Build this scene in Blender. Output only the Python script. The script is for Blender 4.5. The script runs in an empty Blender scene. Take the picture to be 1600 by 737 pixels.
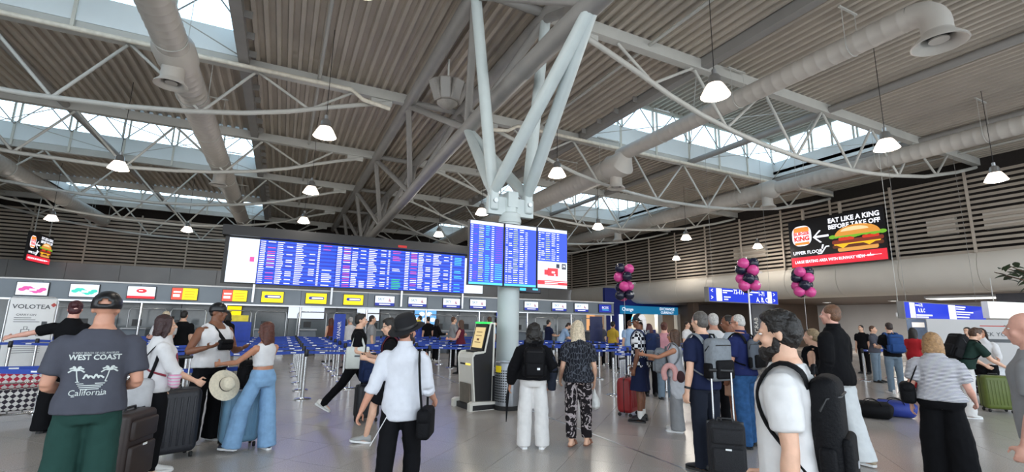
import bpy, bmesh, math, random
import numpy as np
from mathutils import Vector, Matrix

random.seed(7); np.random.seed(7)
S = bpy.context.scene
C = S.collection
PI = math.pi

# ------------------------------------------------------------------ camera
FPX, PITCH, ROLL, YAW, EYE = 727.0, math.radians(10.27), math.radians(1.09), math.radians(25.9), 1.65
_s, _c = math.sin(PITCH), math.cos(PITCH)
FW = np.array([math.sin(YAW) * _c, math.cos(YAW) * _c, _s])
_rt = np.array([math.cos(YAW), -math.sin(YAW), 0.0])
_up = np.cross(_rt, FW)
RT = _rt * math.cos(ROLL) + _up * math.sin(ROLL)
UP = -_rt * math.sin(ROLL) + _up * math.cos(ROLL)
cd = bpy.data.cameras.new('camera'); cam = bpy.data.objects.new('camera', cd); C.objects.link(cam)
cd.sensor_fit = 'HORIZONTAL'; cd.sensor_width = 36.0; cd.lens = FPX / 1600 * 36.0
cd.clip_start = 0.05; cd.clip_end = 400
cam.matrix_world = Matrix(((RT[0], UP[0], -FW[0], 0), (RT[1], UP[1], -FW[1], 0), (RT[2], UP[2], -FW[2], EYE), (0, 0, 0, 1)))
S.camera = cam

def spot(x, y, z=0.0):
    """point of the plane at height z seen at pixel (x, y) of the 1600x737 photograph"""
    d = FW + RT * ((x - 800) / FPX) + UP * ((368.5 - y) / FPX)
    t = (z - EYE) / d[2]
    return (d[0] * t, d[1] * t)
def spotd(x, depth, y=600):
    d = (FW + RT * ((x - 800) / FPX) + UP * ((368.5 - y) / FPX)) * depth
    return (d[0], d[1])

# ------------------------------------------------------------------ world and exposure
w = bpy.data.worlds.new('sky'); S.world = w; w.use_nodes = True
nt = w.node_tree; nt.nodes.clear()
wo = nt.nodes.new('ShaderNodeOutputWorld'); bg = nt.nodes.new('ShaderNodeBackground')
tc = nt.nodes.new('ShaderNodeTexCoord'); sx = nt.nodes.new('ShaderNodeSeparateXYZ'); rp = nt.nodes.new('ShaderNodeValToRGB')
rp.color_ramp.elements[0].position = 0.0; rp.color_ramp.elements[0].color = (0.93, 0.97, 1.0, 1)
rp.color_ramp.elements[1].position = 0.9; rp.color_ramp.elements[1].color = (0.45, 0.72, 1.0, 1)
nt.links.new(tc.outputs['Generated'], sx.inputs[0]); nt.links.new(sx.outputs['Z'], rp.inputs[0])
nt.links.new(rp.outputs[0], bg.inputs[0]); nt.links.new(bg.outputs[0], wo.inputs[0])
bg.inputs[1].default_value = 3.0
S.view_settings.view_transform = 'Standard'; S.view_settings.look = 'None'
S.view_settings.gamma = 1.0; S.view_settings.use_curve_mapping = False
S.view_settings.exposure = 0.3

# ------------------------------------------------------------------ materials
def lin(c):
    if isinstance(c, str):
        c = c.lstrip('#'); c = tuple(int(c[i:i + 2], 16) / 255 for i in (0, 2, 4))
    return tuple((v / 12.92 if v <= 0.04045 else ((v + 0.055) / 1.055) ** 2.4) for v in c) + (1,)
MATS = {}
def mat(name, col, rough=0.6, metal=0.0, var=0.12, scale=8.0, bump=0.0, bscale=60.0, emit=0.0, coat=0.0):
    if name in MATS: return MATS[name]
    m = bpy.data.materials.new(name); m.use_nodes = True; MATS[name] = m
    n = m.node_tree.nodes; l = m.node_tree.links; b = n['Principled BSDF']
    c = lin(col)
    b.inputs['Roughness'].default_value = rough; b.inputs['Metallic'].default_value = metal
    b.inputs['Base Color'].default_value = c
    if emit > 0:
        b.inputs['Emission Color'].default_value = c; b.inputs['Emission Strength'].default_value = emit
        b.inputs['Base Color'].default_value = (c[0] * .3, c[1] * .3, c[2] * .3, 1)
        return m
    t = n.new('ShaderNodeTexCoord')
    if var > 0:
        no = n.new('ShaderNodeTexNoise'); no.inputs['Scale'].default_value = scale; no.inputs['Detail'].default_value = 4
        l.new(t.outputs['Object'], no.inputs['Vector'])
        r = n.new('ShaderNodeValToRGB')
        r.color_ramp.elements[0].position = .3; r.color_ramp.elements[1].position = .7
        r.color_ramp.elements[0].color = tuple(v * (1 - var) for v in c[:3]) + (1,)
        r.color_ramp.elements[1].color = tuple(min(1, v * (1 + var)) for v in c[:3]) + (1,)
        l.new(no.outputs['Fac'], r.inputs[0]); l.new(r.outputs[0], b.inputs['Base Color'])
    if bump > 0:
        n2 = n.new('ShaderNodeTexNoise'); n2.inputs['Scale'].default_value = bscale; n2.inputs['Detail'].default_value = 3
        l.new(t.outputs['Object'], n2.inputs['Vector'])
        bp = n.new('ShaderNodeBump'); bp.inputs['Strength'].default_value = bump; bp.inputs['Distance'].default_value = .02
        l.new(n2.outputs['Fac'], bp.inputs['Height']); l.new(bp.outputs[0], b.inputs['Normal'])
    if name.startswith('cloth_') or name.endswith('_nylon'): b.inputs['Specular IOR Level'].default_value = .15
    if coat: b.inputs['Coat Weight'].default_value = coat
    return m
def cloth(name, col, var=.05):
    return mat('cloth_' + name, col, .85, 0, var, 14, .10, 26)
def skin(name, col):
    m = mat('skin_' + name, col, .5, 0, .08, 20, .05, 200)
    b = m.node_tree.nodes['Principled BSDF']; b.inputs['Subsurface Weight'].default_value = .05
    return m

M_DECK = mat('roof_deck', '#b4ab9f', .55, .0, .06, 1.5)
M_STEEL = mat('painted_steel', '#b7b7b2', .5, 0, .05, 2)
M_STEELG = mat('column_paint', '#bcc6c6', .45, 0, .04, 3)
M_DARKSTEEL = mat('grey_steel', '#8d8b88', .5, 0, .06, 2)
M_DUCT = mat('duct_sheet', '#b6b1aa', .5, 0, .05, 1.2)
M_CURB = mat('lantern_curb', '#dfe6e8', .6, 0, .03, 1)
M_ALU = mat('brushed_metal', '#b9bbbd', .28, .9, .06, 5)
M_CHROME = mat('chrome', '#d5d7d9', .15, 1.0, 0)
M_BLACK = mat('black_plastic', '#121214', .4, 0, .1)
M_WHITE = mat('white_plastic', '#e9e9e8', .35, 0, .02)
M_BLUEBELT = mat('blue_belt', '#1c3f9c', .6, 0, .1, 20)
M_RUBBER = mat('rubber', '#1b1b1b', .7, 0, .1)

# ------------------------------------------------------------------ mesh helpers
def tag(o, label=None, cat=None, group=None, kind=None):
    if label: o['label'] = label
    if cat: o['category'] = cat
    if group: o['group'] = group
    if kind: o['kind'] = kind
    return o
def empty(name, loc=(0, 0, 0), rz=0.0, parent=None):
    o = bpy.data.objects.new(name, None); C.objects.link(o)
    o.empty_display_size = .1
    o.location = loc if len(loc) == 3 else (loc[0], loc[1], 0); o.rotation_euler = (0, 0, rz)
    if parent: o.parent = parent
    return o
def thing(name, label, cat, loc=(0, 0, 0), rz=0.0, group=None, kind=None):
    return tag(empty(name, loc, rz), label, cat, group, kind)
def copy_tree(o, parent=None):
    c = o.copy(); C.objects.link(c); c.parent = parent
    for ch in o.children: copy_tree(ch, c)
    return c

class MB:
    def __init__(self): self.v = []; self.f = []; self.mi = []; self.cur = 0
    def add(self, vs, fs):
        o = len(self.v); self.v += [tuple(map(float, p)) for p in vs]
        self.f += [tuple(i + o for i in f) for f in fs]; self.mi += [self.cur] * len(fs)
        return self
    def box(self, x0, x1, y0, y1, z0, z1, M=None):
        vs = [(x, y, z) for z in (z0, z1) for y in (y0, y1) for x in (x0, x1)]
        if M is not None: vs = [M @ Vector(p) for p in vs]
        return self.add(vs, [(0, 2, 3, 1), (4, 5, 7, 6), (0, 1, 5, 4), (2, 6, 7, 3), (0, 4, 6, 2), (1, 3, 7, 5)])
    def quad(self, a, b, c, d): return self.add([a, b, c, d], [(0, 1, 2, 3)])
    def loft(self, rings, cap=True, closed=True, push=0.0):
        n = len(rings[0]); vs = []; fs = []
        for r in rings: vs += [tuple(p) for p in r]
        m = len(rings)
        for i in range(m - 1):
            for j in range(n if closed else n - 1):
                k = (j + 1) % n
                fs.append((i * n + j, i * n + k, (i + 1) * n + k, (i + 1) * n + j))
        if cap:
            for ri, rev in ((0, True), (m - 1, False)):
                R = np.array(rings[ri]); c = R.mean(0)
                if push:
                    nb = np.array(rings[1 if rev else m - 2]).mean(0); d = c - nb
                    L = np.linalg.norm(d); c = c + d / (L + 1e-9) * push * np.linalg.norm(R - R.mean(0), axis=1).mean()
                vs.append(tuple(c)); ci = len(vs) - 1
                for j in range(n):
                    k = (j + 1) % n
                    fs.append((ci, ri * n + k, ri * n + j) if rev else (ci, ri * n + j, ri * n + k))
        return self.add(vs, fs)
    def tube(self, pts, rads, n=10, cap=True, ref=None, push=0.0, flat=1.0):
        P = [np.array(p, float) for p in pts]
        if not hasattr(rads, '__len__'): rads = [rads] * len(P)
        rings = []; u = None
        for i, p in enumerate(P):
            t = (P[min(i + 1, len(P) - 1)] - P[max(i - 1, 0)]); t = t / (np.linalg.norm(t) + 1e-9)
            if u is None:
                r0 = np.array(ref, float) if ref is not None else (np.array([0, 0, 1.]) if abs(t[2]) < .9 else np.array([0, 1., 0]))
                u = r0
            u = u - t * (u @ t); u = u / (np.linalg.norm(u) + 1e-9); wv = np.cross(t, u)
            ra = rads[i]
            ra, rb = ra if hasattr(ra, '__len__') else (ra, ra * flat)
            rings.append([p + u * math.cos(2 * PI * k / n) * ra + wv * math.sin(2 * PI * k / n) * rb for k in range(n)])
        return self.loft(rings, cap, True, push)
    def ell(self, c, r, n=12, m=8, M=None):
        rings = []
        for i in range(1, m):
            a = -PI / 2 + PI * i / m
            ring = [(c[0] + r[0] * math.cos(a) * math.cos(2 * PI * k / n), c[1] + r[1] * math.cos(a) * math.sin(2 * PI * k / n), c[2] + r[2] * math.sin(a)) for k in range(n)]
            rings.append(ring)
        vs = [p for R in rings for p in R] + [(c[0], c[1], c[2] - r[2]), (c[0], c[1], c[2] + r[2])]
        fs = []
        for i in range(m - 2):
            for j in range(n):
                k = (j + 1) % n; fs.append((i * n + j, i * n + k, (i + 1) * n + k, (i + 1) * n + j))
        b = (m - 1) * n
        for j in range(n):
            k = (j + 1) % n; fs.append((b, k, j)); fs.append((b + 1, (m - 2) * n + j, (m - 2) * n + k))
        if M is not None: vs = [tuple(M @ Vector(p)) for p in vs]
        return self.add(vs, fs)
    def rbox(self, x0, x1, y0, y1, z0, z1, r=.03, n=4, M=None, rz=None):
        """box with rounded edges (loft of rounded rectangles)"""
        rz = r if rz is None else rz
        rings = []
        prof = [(r * (1 - math.sin(PI / 2 * i / n)), z0 + rz * (1 - math.cos(PI / 2 * i / n))) for i in range(n + 1)]
        prof = prof + [(a, z1 - (z - z0)) for a, z in reversed(prof)]
        for ins, z in prof:
            ring = []
            for cx, cy, a0 in ((x1 - r, y1 - r, 0), (x0 + r, y1 - r, PI / 2), (x0 + r, y0 + r, PI), (x1 - r, y0 + r, 1.5 * PI)):
                for k in range(n + 1):
                    a = a0 + PI / 2 * k / n; q = max(r - ins, .0005)
                    ring.append((cx + q * math.cos(a), cy + q * math.sin(a), z))
            rings.append(ring)
        if M is not None: rings = [[tuple(M @ Vector(p)) for p in R] for R in rings]
        return self.loft(rings)
    def lathe(self, prof, n=20, c=(0, 0), cap=True):
        return self.loft([[(c[0] + r * math.cos(2 * PI * k / n), c[1] + r * math.sin(2 * PI * k / n), z) for k in range(n)] for r, z in prof], cap)
    def build(self, name, m, parent=None, smooth=None, loc=None, rz=None):
        me = bpy.data.meshes.new(name); me.from_pydata(self.v, [], self.f)
        ms = m if isinstance(m, (list, tuple)) else [m]
        for q in ms: me.materials.append(q)
        if len(ms) > 1: me.polygons.foreach_set('material_index', self.mi)
        if smooth: smooth_mesh(me, smooth)
        me.update()
        o = bpy.data.objects.new(name, me); C.objects.link(o)
        if parent: o.parent = parent
        if loc is not None: o.location = loc
        if rz is not None: o.rotation_euler = (0, 0, rz)
        return o
def smooth_mesh(me, ang=40):
    me.polygons.foreach_set('use_smooth', [True] * len(me.polygons))
    me.update(calc_edges=True)
    if ang is True or ang >= 180: return
    bm = bmesh.new(); bm.from_mesh(me); ca = math.radians(ang)
    for e in bm.edges:
        if len(e.link_faces) == 2 and e.calc_face_angle(0) > ca: e.smooth = False
    bm.to_mesh(me); bm.free()
def place(name, me, parent=None, loc=(0, 0, 0), rz=0, rot=None):
    o = bpy.data.objects.new(name, me); C.objects.link(o); o.location = loc
    o.rotation_euler = rot if rot else (0, 0, rz)
    if parent: o.parent = parent
    return o
def struct(o, kind='structure'): o['kind'] = kind; return o
def text_mesh(name, s, size, m, M, parent=None, align='CENTER', squash=1.0, thick=.0015, bold=0.0):
    cu = bpy.data.curves.new(name, 'FONT'); cu.body = s; cu.size = size; cu.align_x = align; cu.align_y = 'CENTER'
    cu.extrude = thick; cu.resolution_u = 2; cu.offset = bold
    t = bpy.data.objects.new('tmp', cu)
    me = bpy.data.meshes.new_from_object(t); bpy.data.objects.remove(t)
    me.name = name; me.materials.clear(); me.materials.append(m)
    for v in me.vertices: v.co.x *= squash
    me.transform(M)
    o = bpy.data.objects.new(name, me); C.objects.link(o)
    if parent: o.parent = parent
    return o
def facing(e1, e2, z, normal='-y'):
    """matrix of a sign face: local x right, local y up, local z out of the face"""
    d = {'-y': ((1, 0, 0), (0, 0, 1), (0, -1, 0)), '-x': ((0, -1, 0), (0, 0, 1), (-1, 0, 0)), '+x': ((0, 1, 0), (0, 0, 1), (1, 0, 0))}[normal]
    return Matrix(((d[0][0], d[1][0], d[2][0], e1), (d[0][1], d[1][1], d[2][1], e2), (d[0][2], d[1][2], d[2][2], z), (0, 0, 0, 1)))
# ================================================================== STRUCTURE
LINES = [-3.8, 2.7, 9.2, 15.7, 22.2, 28.7, 35.2, 41.7]
ZD = 9.5
# ---- floor
def floor_material(joints):
    m = bpy.data.materials.new('terrazzo' + ('_joints' if joints else '')); m.use_nodes = True
    n = m.node_tree.nodes; l = m.node_tree.links; b = n['Principled BSDF']
    t = n.new('ShaderNodeTexCoord')
    mp = n.new('ShaderNodeMapping'); mp.inputs['Rotation'].default_value = (0, 0, math.radians(-43))
    geo = n.new('ShaderNodeNewGeometry'); l.new(geo.outputs['Position'], mp.inputs[0])
    a = n.new('ShaderNodeTexNoise'); a.inputs['Scale'].default_value = 90; a.inputs['Detail'].default_value = 3
    g = n.new('ShaderNodeTexNoise'); g.inputs['Scale'].default_value = .5; g.inputs['Detail'].default_value = 5
    for q in (a, g): l.new(geo.outputs['Position'], q.inputs['Vector'])
    r = n.new('ShaderNodeValToRGB'); r.color_ramp.elements[0].position = .3; r.color_ramp.elements[1].position = .75
    r.color_ramp.elements[0].color = lin('#a09891'); r.color_ramp.elements[1].color = lin('#c8c2bb')
    l.new(a.outputs['Fac'], r.inputs[0])
    mx = n.new('ShaderNodeMixRGB'); mx.blend_type = 'MULTIPLY'; mx.inputs[0].default_value = .35
    r2 = n.new('ShaderNodeValToRGB'); r2.color_ramp.elements[0].color = (.6, .6, .6, 1); r2.color_ramp.elements[1].color = (1, 1, 1, 1)
    l.new(g.outputs['Fac'], r2.inputs[0]); l.new(r.outputs[0], mx.inputs[1]); l.new(r2.outputs[0], mx.inputs[2])
    out = mx.outputs[0]
    if joints:
        br = n.new('ShaderNodeTexBrick'); br.offset = 0; br.inputs['Scale'].default_value = 1
        br.inputs['Brick Width'].default_value = .75; br.inputs['Row Height'].default_value = .75; br.inputs['Mortar Size'].default_value = .005
        br.inputs['Color1'].default_value = (1, 1, 1, 1); br.inputs['Color2'].default_value = (.93, .93, .93, 1); br.inputs['Mortar'].default_value = (.5, .5, .5, 1)
        l.new(mp.outputs[0], br.inputs['Vector'])
        m2 = n.new('ShaderNodeMixRGB'); m2.blend_type = 'MULTIPLY'; m2.inputs[0].default_value = 1
        l.new(out, m2.inputs[1]); l.new(br.outputs['Color'], m2.inputs[2]); out = m2.outputs[0]
    l.new(out, b.inputs['Base Color'])
    rr = n.new('ShaderNodeMapRange'); rr.inputs['To Min'].default_value = .12; rr.inputs['To Max'].default_value = .3
    l.new(g.outputs['Fac'], rr.inputs['Value']); l.new(rr.outputs[0], b.inputs['Roughness'])
    b.inputs['Specular IOR Level'].default_value = .6
    return m
M_FLOORJ, M_FLOOR = floor_material(True), floor_material(False)
fl = MB().box(-22, 44, -14, 46, -.25, -.004).build('floor', M_FLOORJ); struct(fl)
ca, sa = math.cos(math.radians(43)), math.sin(math.radians(43))
T = .75
tm = MB().box(-T / 2 + .003, T / 2 - .003, -T / 2 + .003, T / 2 - .003, -.02, 0)
tile_me = None; cand = []
for i in range(-30, 40):
    for j in range(-30, 40):
        u, v = (i + .5) * T, (j + .5) * T
        x, y = u * ca - v * sa, u * sa + v * ca
        d = np.array([x, y, -EYE]); D = d @ FW
        if D < 2.2: continue
        px, py = 800 + FPX * (d @ RT) / D, 368.5 - FPX * (d @ UP) / D
        if -90 < px < 1690 and py < 860: cand.append((D, x, y))
cand.sort()
for k, (D, x, y) in enumerate(cand[:290]):
    if tile_me is None:
        o = tm.build('floor_tile', M_FLOOR, fl, loc=(x, y, 0), rz=math.radians(43)); tile_me = o.data
    else: place('floor_tile', tile_me, fl, (x, y, 0), math.radians(43))
js = MB().box(-.022, .022, -4, 22, -.01, .002).build('floor_joint_strip', M_ALU, loc=(4.36, 0, 0))
tag(js, 'thin metal expansion strip set flush in the stone floor', 'floor strip')

# ---- roof deck
ceil = empty('ceiling'); struct(ceil)
M_ROOF = mat('roof_cover', '#77736d', .8)
def deck(x0, x1, y0, y1, z, parent, name='deck_panel', m=M_DECK):
    p = .30; vs = []; n = max(1, round((x1 - x0) / p)); p = (x1 - x0) / n
    prof = []
    for i in range(n): prof += [(i * p, 0), (i * p + .34 * p, 0), (i * p + .44 * p, .12), (i * p + .90 * p, .12)]
    prof.append((n * p, 0))
    rings = [[(x0 + a, y, z + h) for a, h in prof] for y in (y0, y1)]
    mb = MB(); mb.loft(rings, cap=False, closed=False)
    mb.box(x0, x1, y0, y1, z + .14, z + .3)
    return mb.build(name, m, parent)
segs = [(-19.8, -14), (-14, -1.75), (-1.75, 4.5), (4.5, 10.75), (10.75, 23.2), (23.2, 29.4)]
LANT = {0, 2, 4, 6}
for i in range(len(LINES) - 1):
    for (x0, x1) in segs:
        if i in LANT and (x0, x1) in ((-14, -1.75), (10.75, 23.2)): continue
        deck(x0, x1, LINES[i], LINES[i + 1], ZD, ceil)
deck(-20.4, 29.4, 41.7, 43.8, ZD, ceil); deck(-19.8, 29.4, -8, -3.8, ZD, ceil)
for x in (-1.75, 10.75):
    MB().box(x - .14, x + .14, -8, 43, 9.22, 9.52).build('edge_beam', M_DARKSTEEL, ceil)
    for i in range(2, 7):
        for k in range(6):
            yy = LINES[i] + .6 + k * 1.05; sgn = 1 if x < 0 else -1
            MB().box(x + sgn * .14, x + sgn * .34, yy - .02, yy + .02, 9.3, 9.5).build('beam_cleat', M_DARKSTEEL, ceil)
for x in (-14, -8, 17, 23.2):
    MB().tube([(x, -8, 9.3), (x, 43, 9.3)], .13, 12).build('purlin', M_DARKSTEEL, ceil, smooth=60)
for x in (.4, 8.6, 26.5, -17.2):
    MB().tube([(x, -8, 9.34), (x, 43, 9.34)], .05, 8).build('sprinkler_main', M_STEEL, ceil, smooth=60)

# ---- skylight lanterns
M_GLASS = bpy.data.materials.new('clear_glass'); M_GLASS.use_nodes = True
_n = M_GLASS.node_tree.nodes; _l = M_GLASS.node_tree.links; _n.clear()
_o = _n.new('ShaderNodeOutputMaterial'); _m = _n.new('ShaderNodeMixShader'); _t = _n.new('ShaderNodeBsdfTransparent'); _g = _n.new('ShaderNodeBsdfGlossy')
_m.inputs[0].default_value = .05; _g.inputs['Roughness'].default_value = .02; _t.inputs[0].default_value = (.9, .97, 1, 1)
_l.new(_t.outputs[0], _m.inputs[1]); _l.new(_g.outputs[0], _m.inputs[2]); _l.new(_m.outputs[0], _o.inputs[0])
M_FRAMEW = mat('window_frame', '#c9c7bd', .5, 0, .03)
ZG0, ZG1, ZL = 10.3, 11.45, 11.6
def lantern(n, x0, x1, y0, y1):
    root = empty('window_%d' % n, (0, 0, 0)); struct(root)
    root['label'] = 'raised roof lantern with white curb and glazed sides'
    t = .06
    for a in ((x0, x1, y0 - t, y0), (x0, x1, y1, y1 + t), (x0 - t, x0, y0 - t, y1 + t), (x1, x1 + t, y0 - t, y1 + t)):
        MB().box(a[0], a[1], a[2], a[3], ZD - .02, ZG0).build('curb_panel', M_CURB, root)
        MB().box(a[0] - .02, a[1] + .02, a[2] - .02, a[3] + .02, ZG1, ZL + .1).build('head_beam', M_FRAMEW, root)
    nx = 6; ny = 3
    pane_x = None; pane_y = None; post = None
    for side, yy in ((0, y0 - t / 2), (1, y1 + t / 2)):
        for k in range(nx + 1):
            for q in ((-.12, .12) if 0 < k < nx else (0,)):
                xx = x0 + (x1 - x0) * k / nx + q
                if post is None: post = MB().box(-.035, .035, -.04, .04, ZG0, ZG1).build('window_post', M_FRAMEW, root, loc=(xx, yy, 0)).data
                else: place('window_post', post, root, (xx, yy, 0))
        for k in range(nx):
            w_ = (x1 - x0) / nx
            if pane_x is None: pane_x = MB().box(-w_ / 2 + .03, w_ / 2 - .03, -.006, .006, ZG0, ZG1).build('pane', M_GLASS, root, loc=(x0 + w_ * (k + .5), yy, 0)).data
            else: place('pane', pane_x, root, (x0 + w_ * (k + .5), yy, 0))
    for xx in (x0 - t / 2, x1 + t / 2):
        for k in range(1, 2 * ny):
            for q in ((-.08, .08) if k % 2 == 0 else (0,)):
                place('window_post', post, root, (xx, y0 + (y1 - y0) * k / (2 * ny) + q, 0))
        for k in range(ny):
            w_ = (y1 - y0) / ny
            if pane_y is None: pane_y = MB().box(-.006, .006, -w_ / 2 + .03, w_ / 2 - .03, ZG0, ZG1).build('pane', M_GLASS, root, loc=(xx, y0 + w_ * (k + .5), 0)).data
            else: place('pane', pane_y, root, (xx, y0 + w_ * (k + .5), 0))
    deck(x0 - .3, x1 + .3, y0 - .3, y1 + .3, ZL, root, 'lantern_deck')
    for k in range(1, 6):
        xx = x0 + (x1 - x0) * k / 6
        MB().box(xx - .04, xx + .04, y1 - .05, y1 + .02, ZD - .3, ZG0).build('curb_post', M_FRAMEW, root)
    xm = (x0 + x1) / 2
    for xa, xb in ((x0, xm), (xm, x1)):
        MB().tube([(xa, y0, 9.45), (xb, y1, 9.45)], .018, 6).build('tie_rod', M_STEEL, root)
        MB().tube([(xb, y0, 9.45), (xa, y1, 9.45)], .018, 6).build('tie_rod', M_STEEL, root)
    for k in range(12):   # lattice bracing in front of the glass
        xa = x0 + (x1 - x0) * k / 12; xb = x0 + (x1 - x0) * (k + 1) / 12
        za, zb = (ZG0 - .1, ZG1 - .05) if k % 2 == 0 else (ZG1 - .05, ZG0 - .1)
        MB().tube([(xa, y1 - .1, za), (xb, y1 - .1, zb)], .025, 6).build('glazing_brace', M_DARKSTEEL, root)
wn = 1
for i in sorted(LANT):
    for (x0, x1) in ((-14, -1.75), (10.75, 23.2)):
        lantern(wn, x0, x1, LINES[i] + .15, LINES[i + 1] - .15); wn += 1

# ---- roof trusses
BOT = [(6.2, 9.12), (7.2, 8.82), (8.24, 8.48), (9.4, 8.08), (10.6, 7.76), (12, 7.5), (13.4, 7.33), (15.4, 7.2), (18, 7.25), (19.5, 7.35), (21, 7.5), (23.5, 7.85), (26.4, 8.5), (28.4, 9.05)]
TN = [7.5, 10.4, 13.6, 16.7, 19.8, 22.9, 25.8]; BN = [8.8, 11.7, 15.0, 18.2, 21.4, 24.5]
bx_, bz_ = [a for a, b in BOT], [b for a, b in BOT]
ORD = ['nearest', 'second', 'third', 'fourth', 'fifth', 'sixth', 'farthest', 'last']
def truss(i, side):
    y = LINES[i]; X = (lambda x: x) if side > 0 else (lambda x: 9.0 - x)
    where = 'right of the central column' if side > 0 else 'left of the central ridge beam'
    t = thing('roof_truss', 'pale bowed roof truss, %s in line %s' % (ORD[i - 1] if i > 0 else 'rearmost', where), 'truss', (X(6.2), y, 0), 0, 'bowed roof trusses')
    o = lambda x: X(x) - X(6.2)
    a, b = sorted((o(5.45), o(29.2)))
    MB().box(a, b, -.12, .12, 9.16, 9.5).build('top_chord', M_STEEL, t)
    a, b = sorted((o(6.2), o(6.9))); MB().box(a, b, -.03, .03, 8.95, 9.2).build('end_plate', M_STEEL, t)
    MB().tube([(o(x), 0, z) for x, z in BOT], .075, 10).build('bottom_chord', M_STEEL, t, smooth=60)
    zb = lambda x: float(np.interp(x, bx_, bz_))
    seq = [x for p in zip(TN, BN) for x in p] + [TN[-1]]
    me = None
    for k in range(len(seq) - 1):
        A, B = seq[k], seq[k + 1]
        pa = (o(A), 0, 9.2 if k % 2 == 0 else zb(A)); pb = (o(B), 0, zb(B) if k % 2 == 0 else 9.2)
        d = np.array(pb) - np.array(pa); d /= np.linalg.norm(d)
        MB().tube([np.array(pa) + d * .08, np.array(pb) - d * .03], .045, 8).build('diagonal', M_STEEL, t, smooth=60)
    return t
for i in range(1, 8):
    truss(i, 1); truss(i, -1)
for side in (1, -1):
    X = (lambda x: x) if side > 0 else (lambda x: 9.0 - x)
    pp = MB().tube([(X(6.3), 15.35, 8.72), (X(7.2), 15.35, 8.85), (X(7.6), 15.35, 9.12), (X(28), 15.35, 9.12)], .07, 10).build('sprinkler_pipe', mat('pipe_cream', '#d8d2c4', .5), smooth=60)
    tag(pp, 'cream water pipe running along the roof truss ' + ('right' if side > 0 else 'left') + ' of the ridge', 'pipe')

# ---- ridge truss and column
rt_ = thing('ridge_truss', 'large tubular steel ridge truss running over the central column', 'truss', (4.4, 9.1, 0))
yb = lambda y: 6.35 + .85 * math.exp(-((y - 9.1) / 13) ** 2)
for x in (3.4, 5.3):
    MB().tube([(x - 4.4, -12, 9.2), (x - 4.4, 34, 9.2)], .2, 14).build('top_chord', M_DARKSTEEL, rt_, smooth=60)
MB().tube([(0, y - 9.1, yb(y)) for y in np.arange(-7, 42, 2.0)], .21, 16).build('bottom_chord', M_DARKSTEEL, rt_, smooth=60)
bn = [5.95 + 6.5 * k for k in range(-2, 6)]; bn = [(y if abs(y - 12.45) > .1 else 12.2) for y in bn]
for i, y in enumerate(LINES):
    for x in (3.4, 5.3):
        for q in bn:
            if abs(q - y) < 3.6 and not (i == 2 and False):
                MB().tube([(x - 4.4, y - 9.1, 9.15), (0, q - 9.1, yb(q))], .11, 10).build('web_strut', M_DARKSTEEL, rt_, smooth=60)
    MB().tube([(-1.6, y - 9.1, 9.3), (1.8, y - 9.1, 9.3)], .12, 8).build('cross_tie', M_DARKSTEEL, rt_, smooth=60)
def column(y0, label):
    col = thing('support_column', label, 'column', (4.36, y0, 0))
    MB().lathe([(.235, 0), (.235, 3.75), (.25, 3.76), (.25, 3.84), (.235, 3.86), (.235, 3.95), (.16, 4.0), (.16, 4.25), (.1, 4.3)], 28).build('shaft', M_STEELG, col, smooth=40)
    MB().lathe([(.25, 0), (.25, .12), (.237, .13)], 28, cap=False).build('base_collar', M_ALU, col, smooth=40)
    MB().box(-.55, .55, -.07, .07, 3.92, 4.32).build('head_bracket', M_STEELG, col)
    MB().box(-.12, .12, -.16, .16, 4.1, 4.45).build('bracket_box', M_STEELG, col)
    for sx_ in (-1, 1):
        fx = sx_ * .42
        MB().rbox(fx - .1, fx + .1, -.13, .13, 4.0, 4.55, .05, 3).build('strut_foot', M_STEELG, col, smooth=40)
        MB().tube([(fx, -.18, 4.2), (fx, .18, 4.2)], .05, 12).build('pin', M_ALU, col, smooth=40)
        for tgt in ((-.96 if sx_ < 0 else .94, .1, 9.15), (.04, -3.15, yb(5.95)), (.04, 3.1, yb(12.2))):
            A = np.array((fx, 0, 4.4)); B = np.array(tgt)
            MB().tube([A, A + (B - A) * .05, A + (B - A) * .15, B], [.09, .12, .135, .13], 14).build('strut', M_STEELG, col, smooth=60)
    return col
column(9.1, 'pale grey round column with six splayed struts beside the check-in kiosk')

# ---- right wall: louvres above a curved fascia
M_SLAT = mat('louvre_slat', '#b5aa9d', .55, .0, .06, 2)
M_FASCIA = mat('fascia_panel', '#d6d0c6', .45, 0, .03, 1)
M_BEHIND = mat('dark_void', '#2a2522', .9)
M_BROWN = mat('brown_soffit', '#5b4b40', .5, 0, .08, 1)
M_WALLG = mat('grey_wall', '#c3c2c2', .6, 0, .03, 1)
wr = empty('wall_right', (28, 0, 0)); struct(wr)
NS = 15
for k in range(NS):
    z = 5.14 + k * .25
    rot = Matrix.Translation((0.06, 0, z)) @ Matrix.Rotation(math.radians(28), 4, 'Y')
    MB().box(-.012, .012, -6, 43, -.075, .075, rot).build('slat', M_SLAT, wr)
for k in range(17):
    y = -5.5 + k * 3.0
    MB().box(-.09, -.02, y - .05, y + .05, 5.05, 8.85).build('louvre_post', M_SLAT, wr)
FP = [(0, 5.05), (-.16, 4.75), (-.24, 4.4), (-.22, 4.05), (-.08, 3.72), (.2, 3.48), (.6, 3.36), (1.2, 3.33)]
fp_me = None
for k in range(16):
    y = -5.5 + k * 3.0
    if fp_me is None:
        rings = [[(x, yy, z) for x, z in FP] + [(x + .04, yy, z + .02) for x, z in reversed(FP)] for yy in (.012, 2.988)]
        o = MB().loft(rings).build('fascia_panel', M_FASCIA, wr, smooth=40, loc=(0, y, 0)); fp_me = o.data
    else: place('fascia_panel', fp_me, wr, (0, y, 0))
MB().box(.6, .8, -6, 43.6, 5.0, 9.6).build('backing', M_BEHIND, wr)
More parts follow.
